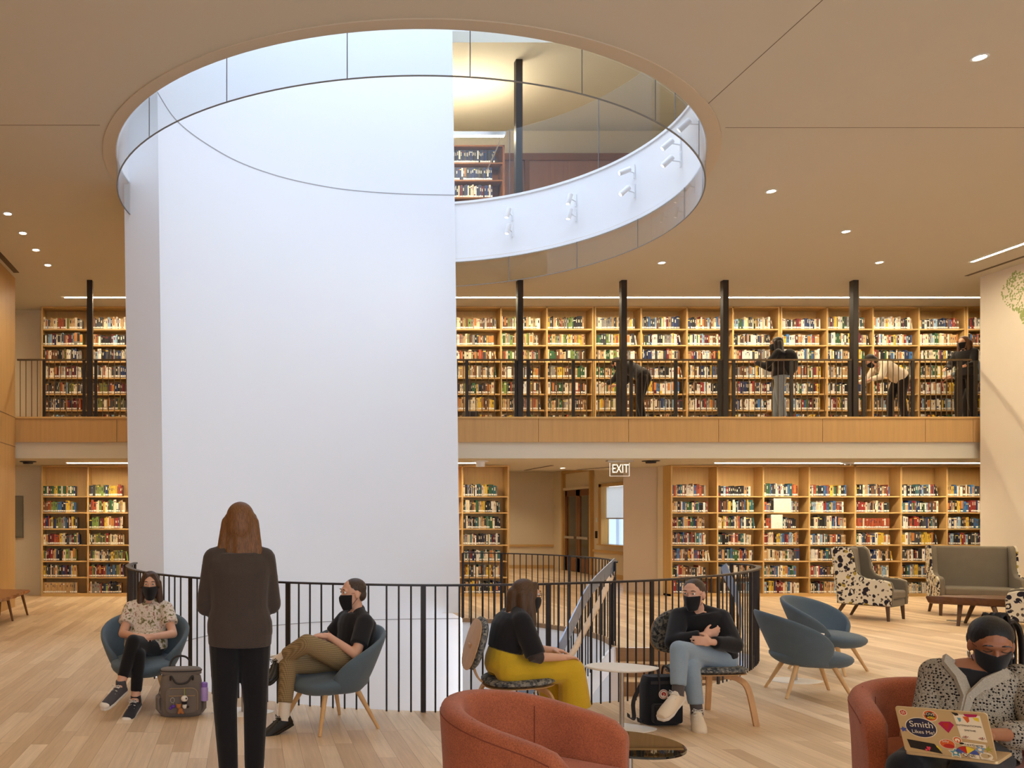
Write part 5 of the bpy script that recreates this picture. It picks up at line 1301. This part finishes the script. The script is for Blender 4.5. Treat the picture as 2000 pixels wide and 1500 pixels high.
# ---- woman with laptop
f = V((-.74, -.67, 0)).normalized(); rt = f.cross(V((0, 0, 1)))
J = dict(pel=(3.44, 4.06, .475), c7=(3.625, 4.205, .875), hr=rt, sr=(-.86, .50, 0), head=(3.645, 4.13, .98), look=(-.44, -.80, -.34),
 shl=(3.80, 4.10, .825), ell=(3.64, 3.84, .61), wrl=(3.20, 3.64, .672), shr=(3.49, 4.29, .825), elr=(3.36, 4.16, .61), wrr=(3.06, 3.86, .655),
 hdl=((-.85, -.4, -.12), (-.1, 0, -1)), hdr=((-.75, -.65, -.1), (0, 0, -1)), hipl=(3.49, 3.97, .475), hipr=(3.37, 4.10, .475), curl=.45,
 knl=(3.07, 3.60, .495), anl=(3.02, 3.54, .10), tol=(2.88, 3.38, .03), knr=(2.92, 3.74, .495), anr=(2.85, 3.68, .10), tor=(2.70, 3.53, .03))
r6 = person('seated woman in a grey crochet cardigan and black mask working on a laptop', (3.42, 4.28, 0), J, SK_BROWN, .0055, None, 1.06)
trousers(r6, 'trousers', J, M_DENIMK, .010, .93, wide=(.098, .074, .06))
top_garment(r6, 'black_top', J, M_JET, .5, .010, 1.02, t0=-.11, t1=.87, r=(.055, .05, .05), vox=.007)
t = NT('grey_crochet'); co = t.coords((1, 1, 1), (.0, 0, .45)); sp = t.n('ShaderNodeSeparateXYZ'); t.l(co, sp.inputs[0])
v = t.n('ShaderNodeTexVoronoi'); v.inputs['Scale'].default_value = 74; v.inputs['Randomness'].default_value = .55; t.l(co, v.inputs['Vector'])
n = t.noise(co, 15, 2)
hole = t.math('MULTIPLY', t.math('LESS_THAN', v.outputs['Distance'], .36), t.math('GREATER_THAN', n, .38))
yarn = t.ramp(t.noise(co, 240, 2), [(.3, lin((122, 112, 98))), (.7, lin((172, 160, 142)))])
t.bsdf(t.mix(hole, yarn, lin((34, 28, 28))), .95, 0, .1); t.bump(v.outputs['Distance'], .8, .006); M_CRO = t.m
# cardigan: torso shell with an open V at the front plus loose sleeves
mb = MB(); pel, c7 = V(J['pel']), V(J['c7']); ax = (c7-pel).normalized(); rings = []
for t_, a_, b_ in TORSO[1:-1]:
    r_ = rt.lerp(V(J['sr']), max(0, t_)).normalized(); r_ = (r_-ax*r_.dot(ax)).normalized(); dp = r_.cross(ax)*-1
    c_ = pel+(c7-pel)*t_-dp*.02*math.sin(max(0, t_)*PI); gap = max(.0, (t_-.60)*1.9)+.03
    row = []
    for i in range(33):
        g = PI/2*3+PI  if False else 0
        ang = -PI/2+ (i/32-.5)*0
        a0 = PI/2+gap; a1 = PI/2+2*PI-gap; q = a0+(a1-a0)*i/32
        row.append(c_+r_*(a_*1.1+.026)*math.cos(q)*1.0+(dp)*(b_*1.06+.022)*math.sin(q))
    rings.append(row)
mb.loft(rings, caps=False, closed=False); cg = mb.build('cardigan', M_CRO, r6, world=True, solid=.012, sub=1, smooth=180)
for s in ('l', 'r'):
    mb = MB(); a, b, c = V(J['sh'+s]), V(J['el'+s]), V(J['wr'+s]); mb.ell(a, .082); mb.cap(a, b, .080, .072); mb.cap(b, b.lerp(c, .6), .071, .064)
    o = mb.build('sleeve', M_CRO, cg, remesh=.010, relax=6); o.location = -r6.location
M_RIB = m_fabric('grey_ribbing', (160, 148, 130), .2, 180, .5)
for side in (0, 32):
    mb = MB(); mb.strip([rg[side]+(rg[side]-c7)*.0+V((0, 0, 0)) for rg in rings], .05, .02, (0, -.6, .2)); o = mb.build('ribbed_band', M_RIB, cg); o.location = -r6.location
mb = MB(); bc = (rings[3][0]+rings[3][32])*.5+f*.012; mb.lathe([(.009, -.003), (.012, 0), (.009, .003), (.003, .002)], n=16); 
bt = MB(); BM = Matrix((rt, f.cross(rt)*-1, f)).transposed(); bt.add([bc+BM @ p for p in mb.v], mb.f); o = bt.build('button', m_plain('horn_button', (178, 160, 138), .4), cg); o.location = -r6.location
mb = MB(); hc, M = J['hc'], J['M']
mb.ell(hc+M @ V((0, -.028, .046)), (.088, .105, .090), M, 22, 14); mb.ell(hc+M @ V((0, -.08, .0)), (.082, .065, .08), M); mb.ell(hc+M @ V((-.03, -.13, .05)), (.05, .045, .05), M)
hs = mb.build('hair', m_hair('black_hair', (20, 15, 14), .6), r6, world=True, remesh=.005, relax=2)
mb = MB(); pb = hc+M @ V((-.03, -.115, .05)); rr = random.Random(2)
for i in range(38):
    a = rr.uniform(-1.3, 1.3); b_ = rr.uniform(-1, 1); mb.tube(spline([pb+M @ V((a*.02, -.01, b_*.02)), pb+M @ V((-.03+a*.05, -.06+b_*.02, .02+b_*.03)), pb+M @ V((-.05+a*.07, -.07+b_*.03, -.10)), pb+M @ V((-.05+a*.08, -.03+b_*.03, -.24-.06*abs(a)))], 3), .011, 6)
o = mb.build('ponytail', bpy.data.materials['black_hair'], hs, smooth=60); o.location = -r6.location
mb = MB(); mb.tube([pb+M @ V((.034*math.cos(a), -.018, .034*math.sin(a))) for a in [2*PI*j/14 for j in range(14)]], .016, 8, loop=True); o = mb.build('scrunchie', m_fabric('navy_scrunchie', (36, 40, 66), .3, 200, .5), hs); o.location = -r6.location
mask_part(r6, hc, M, 1.06); eyes(r6, hc, M, 1.06, closed=True, brow=M_IRIS)
mb = MB()
for s in (-1, 1): mb.tube([hc+M @ V((s*.083, .0+.013*math.cos(a), -.052+.013*math.sin(a))) for a in [2*PI*j/14 for j in range(14)]], .0032, 6, loop=True)
mb.build('hoop_earrings', M_CHROME, r6, world=True)
nk = [V((3.56, 4.19, .90)), V((3.545, 4.155, .845)), V((3.565, 4.12, .795)), V((3.60, 4.11, .80)), V((3.65, 4.135, .85)), V((3.67, 4.18, .90))]
mb = MB(); mb.tube(spline(nk, 5), .0018, 5); mb.ell(nk[2]+V((.012, -.006, -.014)), (.007, .003, .012)); mb.build('necklace', M_CHROME, r6, world=True)
for s in ('l', 'r'): shoe(r6, J['an'+s], J['to'+s], (0, 0, 1), M_LEATH, M_LEATH)

# ---- people on the gallery
def gallery_person(label, x, y, look, skin, lean=0.0, top=None, bottom=None, hairm=None, longhair=True, topname='sweater', botname='trousers', scale=1.0, arm=0.0, twist=0):
    z = MEZ; f = V(look).normalized(); f.z = 0; f.normalize(); r = f.cross(V((0, 0, 1)))
    pel = V((x, y, z+.90))-f*.05*(lean > .3); up = (V((0, 0, 1))*math.cos(lean)+f*math.sin(lean)); c7 = pel+up*.50; hd_ = c7+(up*.9+f*.25).normalized()*.145
    lk = (f*math.cos(lean*.8)-V((0, 0, 1))*math.sin(lean*.8)*1.0)
    J = dict(pel=pel, c7=c7, hr=r, sr=r, head=hd_, look=lk, hup=tuple(up))
    for s, k in (('l', -1), ('r', 1)):
        sh = c7-up*.05+r*.175*k; el = sh+V((0, 0, -.27))*(.95)+f*(.10+arm*.1)+r*.04*k; wr = el+f*(.19)+V((0, 0, -.05+arm*.2))-r*.05*k
        J['sh'+s], J['el'+s], J['wr'+s] = sh, el, wr; J['hd'+s] = (wr-el, V((0, 0, -1))+r*-.5*k)
        st = .05*k; J['hip'+s] = pel+r*.085*k-V((0, 0, .03)); J['kn'+s] = V((x, y, z+.48))+r*.09*k+f*(.04+st); J['an'+s] = V((x, y, z+.085))+r*.085*k+f*st*1.5; J['to'+s] = J['an'+s]+f*.2-V((0, 0, .055))
    p = person(label, (x, y, z), J, skin, .011)
    trousers(p, botname, J, bottom, .010, .93, .012, (.095, .07, .056), 3)
    top_garment(p, topname, J, top, 1.9, .018, 1.06, t0=0, vox=.012, r=(.07, .06, .045), relax=3)
    mb = MB(); hc, M = J['hc'], J['M']; hair_cap(mb, hc, M)
    if longhair:
        for q in (-.06, 0, .06): mb.cap(hc+M @ V((q, -.06, 0)), hc+M @ V((q*1.3, -.085, -.20)), .045, .034)
        for s in (-1, 1): mb.cap(hc+M @ V((s*.07, .0, .03)), hc+M @ V((s*.085, .0, -.17)), .03, .03)
    mb.build('hair', hairm, p, world=True, remesh=.011, relax=2); mask_part(p, hc, M)
    for s in ('l', 'r'): shoe(p, J['an'+s], J['to'+s], (0, 0, 1), M_LEATH, M_LEATH)
    return p, J
GJEAN = m_fabric('blue_grey_denim', (118, 128, 138), .14, 300, .3); M_HDK = m_hair('dark_hair', (40, 32, 30)); M_WTOP = m_fabric('cream_top', (222, 206, 180), .08, 200, .2); M_BJKT = m_fabric('blue_grey_jacket', (94, 106, 118), .15, 200, .2)
p, J = gallery_person('person in black bending forward behind the gallery guard rail', 7.66, 16.35, (-.6, .8, 0), SK_FAIR, 1.0, M_JET, M_DENIMK, M_HDK, False, scale=1)
p, J = gallery_person('dark-haired person in black top and blue jeans browsing the gallery shelves', 10.28, 16.25, (-.75, .66, 0), SK_FAIR, .04, M_JET, GJEAN, M_HDK, True, botname='jeans', arm=.8)
up = V((0, 0, 1)); fb = V((.75, -.66, 0)); c7 = V(J['c7'])
mb = MB(); mb.ell(c7+fb*.17-up*.24, (.15, .13, .25)); mb.ell(c7+fb*.16-up*.33, (.16, .12, .17)); mb.build('backpack', M_JET, p, world=True, remesh=.012, relax=3)
gallery_person('person in a cream top and dark trousers leaning over behind the gallery rail', 12.66, 16.4, (-1, .1, 0), SK_FAIR, 1.0, M_WTOP, M_DENIMK, M_HDK, False)
gallery_person('dark-haired person in black standing by the gallery end at the mural wall', 13.82, 16.2, (-.9, -.3, 0), SK_FAIR, .08, M_JET, M_DENIMK, m_hair('reddish_hair', (96, 64, 44)), True)
gallery_person('person in a blue-grey jacket half hidden by the mural wall on the gallery', 14.56, 16.95, (-.6, .6, 0), SK_FAIR, .05, M_BJKT, M_DENIMK, m_hair('light_brown_hair', (126, 92, 62)), False, topname='jacket')
# ------------------------------------------------------------------ laptop with stickers
M_ALU = m_plain('gold_aluminium', (206, 182, 138), .35, .55, var=.02)
M_KEY = m_plain('dark_keys', (60, 58, 58), .5)
BL, BR, TL, TR = P(1768, 1467, 3.70), P(1948, 1487, 3.447), P(1747, 1379, 3.674), P(1928, 1393, 3.422)
ux = ((BR-BL)+(TR-TL)).normalized(); w_ = ((BR-BL).length+(TR-TL).length)/2
uy = ((TL-BL)+(TR-BR)); uy = (uy-ux*uy.dot(ux)).normalized(); h_ = ((TL-BL).length+(TR-BR).length)/2
un = ux.cross(uy).normalized()                         # out of the lid towards the room
if un.y > 0: un = -un
O = (BL+BR+TL+TR)/4 - uy*h_/2
LM = Matrix.Identity(4)
lp = thing('laptop', 'gold laptop covered in stickers on the lap of the woman in the cardigan', 'laptop', O)
def L2(u, v, d=0.0): return ux*(u-.5)*w_+uy*v*h_+un*d
def rrect(hw, hh, r, n=5):
    out = []
    for cx_, cy_, a0 in ((hw-r, hh-r, 0), (-hw+r, hh-r, PI/2), (-hw+r, -hh+r, PI), (hw-r, -hh+r, 1.5*PI)):
        for i in range(n): a = a0+PI/2*i/(n-1); out.append((cx_+r*math.cos(a), cy_+r*math.sin(a)))
    return out
R3 = Matrix((ux, uy, un)).transposed()
mb = MB(); mb.prism(rrect(w_/2, h_/2, .012), -.006, 0, R3, uy*h_/2); lid = mb.build('lid', M_ALU, lp, bevel=.0015)
bd = (V((.81, .58, .02))).normalized(); bd = (bd-ux*bd.dot(ux)).normalized(); bn = ux.cross(bd).normalized()
if bn.z < 0: bn = -bn
B3 = Matrix((ux, bd, bn)).transposed()
mb = MB(); mb.prism(rrect(w_/2, h_/2*.98, .012), -.014, -.002, B3, bd*(h_/2)); base_ = mb.build('base', M_ALU, lp, bevel=.0015)
mb = MB()
for r in range(5):
    for c in range(13): mb.obox(bd*(.035+.018*r)+ux*((c-6)*.0185)+bn*.0005, (.015, .014, .002), B3)
mb.build('keyboard', M_KEY, base_)
mb = MB(); mb.obox(bd*(h_*.76)-bn*.0012, (.10, .055, .001), B3); mb.build('trackpad', m_plain('trackpad_grey', (150, 146, 140), .4), base_)
mb = MB(); mb.prism(rrect(w_/2-.008, h_/2-.008, .006), -.0068, -.0062, R3, uy*h_/2); mb.build('screen', m_plain('dark_screen', (22, 22, 26), .15), lid)
def smat(nm, c): return bpy.data.materials.get(nm) or m_plain(nm, c, .45, var=.02)
CRM, NVY, RED, BLK, MAG = smat('sticker_cream', (238, 222, 190)), smat('sticker_navy', (38, 40, 66)), smat('sticker_red', (184, 44, 34)), smat('sticker_black', (28, 26, 26)), smat('sticker_magenta', (176, 24, 82))
YLW, BLU, ORG, TEAL, PINK, OLV, SKY = smat('sticker_yellow', (232, 198, 52)), smat('sticker_blue', (70, 84, 150)), smat('sticker_orange', (214, 94, 40)), smat('sticker_teal', (98, 152, 160)), smat('sticker_pink', (232, 66, 88)), smat('sticker_olive', (168, 160, 60)), smat('sticker_sky', (120, 160, 190))
def sticker(nm, shapes):
    """one sticker: list of (material, polygon in lid fractions, layer)"""
    mats = []; mb = MB()
    for m, poly, lay in shapes:
        if m not in mats: mats.append(m)
        mb.mat = mats.index(m); d = .0006+lay*.0003
        k = len(mb.v); mb.v += [L2(u, v, d) for u, v in poly]; mb.f.append(list(range(k, k+len(poly)))); mb.c.append(None); mb.mi.append(mb.mat)
    return mb.build(nm, mats, lid, smooth=0, fix=False)
AR = h_/w_
def disc(cx_, cy_, r, n=28, sx_=1.0, sy=1.0, rot=0.0):
    out = []
    for i in range(n):
        a = 2*PI*i/n; x, y = r*sx_*math.cos(a), r*sy*math.sin(a); out.append((cx_+x*math.cos(rot)-y*math.sin(rot), cy_+(x*math.sin(rot)+y*math.cos(rot))/AR))
    return out
def poly_star(cx_, cy_, r0, r1, n, rot=0): return [(cx_+(r0 if i % 2 == 0 else r1)*math.cos(rot+PI*i/n), cy_+(r0 if i % 2 == 0 else r1)*math.sin(rot+PI*i/n)/AR) for i in range(2*n)]
def tx(nm, body, u, v, size, mat, rot=0.0, sx_=1.0, lay=4, font=None):
    M = Matrix.Translation(L2(u, v, .0006+lay*.0003)) @ R3.to_4x4() @ Matrix.Rotation(rot, 4, 'Z')
    return text(nm, body, size*w_, mat, lid, M, .0001, font_scale=(sx_, 1))
s = [(CRM, disc(.083, .875, .046), 0), (RED, disc(.083, .875, .037), 1)]
for i in range(6): a = i*PI/3; s.append((CRM, disc(.083+.018*math.cos(a), .875+.018*math.sin(a)/AR, .010, 10, 1.4, .35, a), 2))
sticker('flower_sticker', s)
sticker('oval_sticker', [(CRM, disc(.25, .57, .178, 40, 1.0, .86), 1), (NVY, disc(.25, .57, .168, 40, 1.0, .85), 2)])
tx('lettering', 'Smith', .26, .635, .125, CRM, 0, .95); tx('lettering', 'Likes Me!', .265, .475, .075, CRM, 0, .9)
s = [(CRM, disc(.385, .85, .082), 0), (ORG, disc(.385, .85, .074), 1), (BLK, disc(.385, .85, .056), 2), (YLW, disc(.392, .81, .036, 20, 1.2, .55), 3)]
sticker('round_sticker', s); tx('lettering', 'LOVE', .38, .885, .052, CRM, -.05, 1.0, 5); tx('lettering', 'JOY', .40, .81, .046, BLK, -.05, .9, 5)
sticker('gem_sticker', [(MAG, [(.455, .695), (.49, .745), (.59, .755), (.625, .69), (.545, .505)], 0), (RED, [(.49, .72), (.58, .725), (.545, .56)], 1)])
s = [(CRM, [(.64, .93), (.92, .93), (.94, .38), (.67, .42)], 0), (BLK, [(.625, .965), (.69, .955), (.70, .91), (.66, .895)], 1), (MAG, [(.75, .945), (.90, .955), (.88, .90), (.80, .885), (.76, .905)], 1), (ORG, [(.735, .89), (.80, .895), (.80, .80), (.775, .76), (.755, .82)], 1), (YLW, [(.84, .885), (.905, .885), (.90, .80), (.855, .83)], 1), (TEAL, [(.675, .86), (.715, .85), (.71, .785), (.69, .77)], 1)]
r_ = random.Random(7)
for cx_ in (.725, .895):
    for i in range(5): a = PI*(.15+.7*i/4); s.append((RED if i % 2 else BLK, [(cx_, .42), (cx_+.045*math.cos(a)-.006, .42+.04*math.sin(a)/AR), (cx_+.045*math.cos(a)+.008, .425+.04*math.sin(a)/AR)], 2))
sticker('map_sticker', s); tx('lettering', 'INTERNATIONAL', .785, .70, .034, BLK, 0, 1.0); tx('lettering', 'SMITHIE', .785, .60, .034, BLK)
s = [(CRM, disc(.625, .375, .050), 1), (ORG, disc(.625, .375, .040), 2), (CRM, disc(.625, .37, .027), 3), (ORG, disc(.625, .35, .010, 12, .8, 1.7), 4), (CRM, [(.66, .345), (.915, .335), (.915, .255), (.66, .265)], 2)]
sticker('logo_sticker', s); tx('lettering', 'nextjump', .79, .298, .052, BLK, 0, 1.0)
sticker('orange_sticker', [(CRM, disc(.505, .265, .083, 28, 1.05, .85), 0), (ORG, disc(.505, .265, .076, 28, 1.05, .85), 1), (RED, disc(.52, .22, .055, 20, 1.1, .6), 2)]); tx('lettering', 'Silly', .49, .32, .05, CRM, .05)
s = []
for i, m in enumerate((BLU, RED, YLW, BLU)): a0, a1 = PI*(1-i/4.), PI*(1-(i+1)/4.); s.append((m, [(.70, .085)]+[(.70+.125*math.cos(a0+(a1-a0)*k/6), .085+.115*math.sin(a0+(a1-a0)*k/6)/AR) for k in range(7)], 2))
s += [(CRM, [(.64, .11), (.82, .09), (.82, .005), (.66, .03)], 3), (RED, [(.66, .06), (.74, .02), (.73, -.0+.015), (.665, .03)], 3), (BLK, disc(.665, .31, .026, 12, 1, .6), 3)]
sticker('beach_ball_sticker', s); tx('lettering', 'ONE', .72, .065, .066, BLK, .02, 1.0, 6)
sticker('star_sticker', [(CRM, poly_star(.575, .09, .085, .045, 5, .3), 1), (TEAL, poly_star(.575, .09, .066, .034, 5, .3), 2), (CRM, disc(.575, .09, .018), 3)])
sticker('airplane_sticker', [(SKY, poly_star(.845, .215, .062, .03, 4, .4), 3), (CRM, disc(.845, .215, .02), 4)])
sticker('animal_sticker', [(CRM, disc(.895, .085, .07, 24, 1, .8), 1), (smat('sticker_sand', (196, 170, 124)), disc(.885, .09, .045, 20, 1, .8), 2), (smat('sticker_sand', 0), disc(.93, .10, .02), 2), (CRM, [(.83, .03), (.97, .02), (.97, .0), (.84, .01)], 1)])
sticker('leaf_sticker', [(OLV, poly_star(.93, .24, .06, .02, 6, .2), 0)])
s = [(BLK, [(.055, .285), (.36, .235), (.43, .03), (.075, .10)], 0)]
for cx_, cy_, k in ((.285, .125, 1.0), (.255, .085, .6)):
    s += [(PINK, disc(cx_-.011*k, cy_+.02*k, .0135*k, 12), 1), (PINK, disc(cx_+.011*k, cy_+.02*k, .0135*k, 12), 1), (PINK, [(cx_-.024*k, cy_+.012*k), (cx_+.024*k, cy_+.012*k), (cx_, cy_-.06*k)], 1)]
sticker('heart_sticker', s)
sticker('blue_star_sticker', [(BLU, poly_star(.045, .50, .045, .022, 5, .5), 3)]); sticker('peel_sticker', [(YLW, [(.385, .215), (.43, .12), (.415, .10), (.375, .18)], 1)])
# cardigan fringe lying on the armchair seat by the laptop
# ------------------------------------------------------------------ backpacks
M_BPG = m_fabric('heather_grey_canvas', (118, 106, 96), .16, 260, .4); M_BPD = m_plain('dark_webbing', (52, 46, 44), .8); M_ZIP = m_plain('tan_piping', (160, 130, 96), .6)
M_BPK = m_fabric('black_waxed_canvas', (30, 30, 34), .2, 240, .3)
def pack_body(mb, w, d, h, z0=0.0, top=.8, n=28, pw=3.2):
    rings = []
    for t_, k in ((0, .86), (.03, .97), (.12, 1.0), (.55, 1.0), (.80, .985), (.92, .93), (1.0, top)):
        rings.append([V((w/2*k*math.copysign(abs(math.cos(a))**(2/pw), math.cos(a)), d/2*k*math.copysign(abs(math.sin(a))**(2/pw), math.sin(a)), z0+h*t_)) for a in [2*PI*j/n for j in range(n)]])
    mb.loft(rings)
t = thing('backpack', 'grey wide-mouth backpack with key charms beside the blue chair', 'backpack', (-.528, 6.90, 0), (.12, -1))
mb = MB(); pack_body(mb, .345, .19, .345); mb.build('body', M_BPG, t, smooth=60)
mb = MB(); pack_body(mb, .335, .15, .05, .335, .86); mb.build('mouth', M_BPG, t, smooth=60)
mb = MB(); mb.tube([V((.168*math.copysign(abs(math.cos(a))**.7, math.cos(a)), .076*math.copysign(abs(math.sin(a))**.7, math.sin(a)), .365)) for a in [2*PI*j/28 for j in range(28)]], .005, 6, loop=True); mb.build('mouth_zip', M_BPD, t)
mb = MB(); mb.prism([(x, y) for x, y in rrect(.13, .105, .05)], -.002, .035, Matrix(((1, 0, 0), (0, 0, 1), (0, 1, 0))), (0, .085, .135)); pk = mb.build('front_pocket', M_BPG, t, bevel=.012, seg=3)
mb = MB(); mb.tube([V((x, .121, .135+y)) for x, y in rrect(.128, .103, .05)][3:12], .0035, 6); mb.build('pocket_piping', M_ZIP, pk)
mb = MB(); mb.tube([(-.105, .123, .178), (.105, .123, .178)], .004, 6); mb.build('pocket_zip', M_ZIP, pk)
for s_, y in ((1, .085), (-1, -.06)):
    mb = MB(); mb.tube(spline([(-.09, y+.012, .30), (-.085, y+.03*s_, .335 if s_ > 0 else .40), (-.04, y+.045*s_, .285 if s_ > 0 else .455), (.04, y+.045*s_, .28 if s_ > 0 else .455), (.085, y+.03*s_, .335 if s_ > 0 else .40), (.09, y+.012, .30)], 5), .0085, 8); mb.build('handle', M_BPD, t)
for s_ in (-1, 1):
    mb = MB(); mb.tube([(s_*.16, 0, .03), (s_*.185, 0, .06), (s_*.186, 0, .15), (s_*.172, .0, .16)], [.06, .065, .065, .06], 14, flat=.35 if True else 1, up=(1, 0, 0)); mb.build('side_pocket', M_BPG, t)
mb = MB(); mb.strip(spline([(.13, -.095, .28), (.175, -.10, .18), (.18, -.07, .06), (.155, .02, .012)], 5), .035, .006, (1, 0, 0)); mb.build('shoulder_strap', M_BPD, t)
M_LIL = m_plain('lilac_plastic', (176, 148, 206), .3, var=.05)
o_ = thing('water_bottle', 'lilac water bottle in the side pocket of the grey backpack', 'bottle', (-.338, 6.875, .12)); mb = MB(); mb.lathe([(.001, 0), (.03, 0), (.032, .01), (.032, .10), (.026, .115)], n=18); mb.build('bottle_body', M_LIL, o_); mb = MB(); mb.lathe([(.028, .112), (.028, .145), (.018, .15), (.001, .15)], n=18); mb.build('cap', m_plain('violet_cap', (140, 104, 188), .35), o_)
FRONT = V((-.528, 6.90, 0))+V((.12, -1, 0)).normalized()*.128
def at_pack(x, z, off=0.0): r_ = V((1, .12, 0)).normalized(); return FRONT+r_*x+V((0, 0, z))+V((.12, -1, 0)).normalized()*off
M_WPL = m_plain('white_plush', (232, 222, 208), .9); M_BPL = m_plain('black_plush', (36, 32, 32), .9); M_TED = m_fabric('tan_plush', (178, 112, 62), .2, 200, .5)
c = at_pack(.02, .165, .016); o_ = thing('key_charm', 'black and white plush charm dangling on a green cord from the grey backpack', 'charm', c)
mb = MB(); mb.ell(c+V((0, 0, -.005)), (.028, .024, .026)); mb.ell(c+V((.002, 0, -.065)), (.019, .018, .022)); mb.build('plush_body', M_WPL, o_, world=True)
mb = MB(); mb.ell(c+V((.0, -.002, -.038)), (.022, .019, .015)); mb.ell(c+V((.026, 0, -.07)), (.014, .012, .010)); mb.ell(c+V((.016, -.021, .0)), (.006, .005, .007)); mb.build('plush_patch', M_BPL, o_, world=True)
mb = MB(); mb.tube([c+V((0, 0, .02)), c+V((0, .004, .075))], .003, 6); mb.build('cord', m_plain('green_cord', (150, 170, 60), .6), o_, world=True)
c = at_pack(-.055, .085, .018); o_ = thing('key_charm', 'brown plush bear charm with ribbons low on the grey backpack', 'charm', c)
mb = MB(); mb.ell(c+V((.03, 0, .015)), .019); mb.ell(c+V((.045, 0, -.02)), (.02, .017, .022)); mb.ell(c+V((.03, -.012, -.035)), .010); mb.ell(c+V((.062, -.01, -.035)), .010)
for s_ in (-1, 1): mb.ell(c+V((.03+s_*.016, 0, .032)), .007)
mb.build('plush_body', M_TED, o_, world=True, remesh=.004, relax=2)
mb = MB(); mb.ell(c+V((-.015, 0, .015)), (.02, .012, .014)); mb.ell(c+V((-.035, 0, .0)), (.013, .01, .012)); mb.build('ribbon', m_plain('violet_ribbon', (92, 52, 150), .5), o_, world=True)
mb = MB(); mb.tube([c+V((-.02+.016*math.cos(a), .0, .065+.02*math.sin(a))) for a in [2*PI*j/14 for j in range(14)]], .002, 6, loop=True); mb.tube([c+V((-.015, 0, .045)), c+V((-.01, 0, .02))], .002, 5); mb.build('key_ring', M_CHROME, o_, world=True)

t = thing('backpack', 'black square backpack with round red and white badge beside the man in jeans', 'backpack', (3.235, 6.60, 0), (.10, -1))
mb = MB(); pack_body(mb, .29, .155, .375, 0, .84, 28, 4.2); mb.build('body', M_BPK, t, smooth=60)
mb = MB(); mb.prism(rrect(.115, .075, .02), -.002, .05, Matrix(((1, 0, 0), (0, 0, 1), (0, 1, 0))), (0, .072, .10)); pk = mb.build('front_pocket', M_BPK, t, bevel=.01, seg=3)
mb = MB(); mb.tube([(-.11, .119, .16), (.11, .119, .16)], .0035, 6); mb.build('pocket_zip', M_BPD, pk)
mb = MB(); mb.prism(rrect(.125, .012, .005), 0, .004, Matrix(((1, 0, 0), (0, 0, 1), (0, 1, 0))), (0, .08, .335)); mb.build('top_zip', M_BPD, t)
for s_ in (-1, 1):
    mb = MB(); mb.tube(spline([(s_*.05, .072, .26), (s_*.055, .085, .34), (s_*.05, .05, .42), (s_*.035, .0, .45), (s_*.05, -.05, .40), (s_*.06, -.07, .33)], 5), .0075, 8); mb.build('handle', M_BPD, t)
mb = MB(); mb.strip(spline([(.10, -.08, .3), (.17, -.08, .16), (.19, -.04, .04), (.25, .0, .05), (.27, .02, .085)], 5), .03, .006, (0, .4, 1)); mb.strip(spline([(.12, -.05, .04), (.18, .02, .02), (.21, .05, .06)], 5), .024, .006, (0, .3, 1)); mb.build('shoulder_strap', M_BPD, t)
Q = Matrix(((1, 0, 0), (0, 0, 1), (0, 1, 0)))
mb = MB(); mb.prism(disc(0, 0, .038, 24, 1, AR), 0, .004, Q, (.02, .0785, .245)); bg_ = mb.build('badge', smat('badge_white', (236, 226, 210)), t)
mb = MB(); mb.tube([V((.02+.031*math.cos(a), .0835, .245+.031*math.sin(a))) for a in [2*PI*j/24 for j in range(24)]], .0022, 5, loop=True)
for i in range(9): a = 2*PI*i/9*.62+.3; mb.ell((.02+.0125*math.cos(a), .083, .245+.0125*math.sin(a)), (.0065, .002, .0055))
mb.ell((.028, .083, .243), (.009, .002, .007)); mb.build('badge_emblem', RED, bg_)
mb = MB(); mb.tube([V((-.05+.018*math.cos(a), .124, .165+.018*math.sin(a))) for a in [2*PI*j/16 for j in range(16)]], .002, 6, loop=True); mb.build('key_ring', M_CHROME, t)
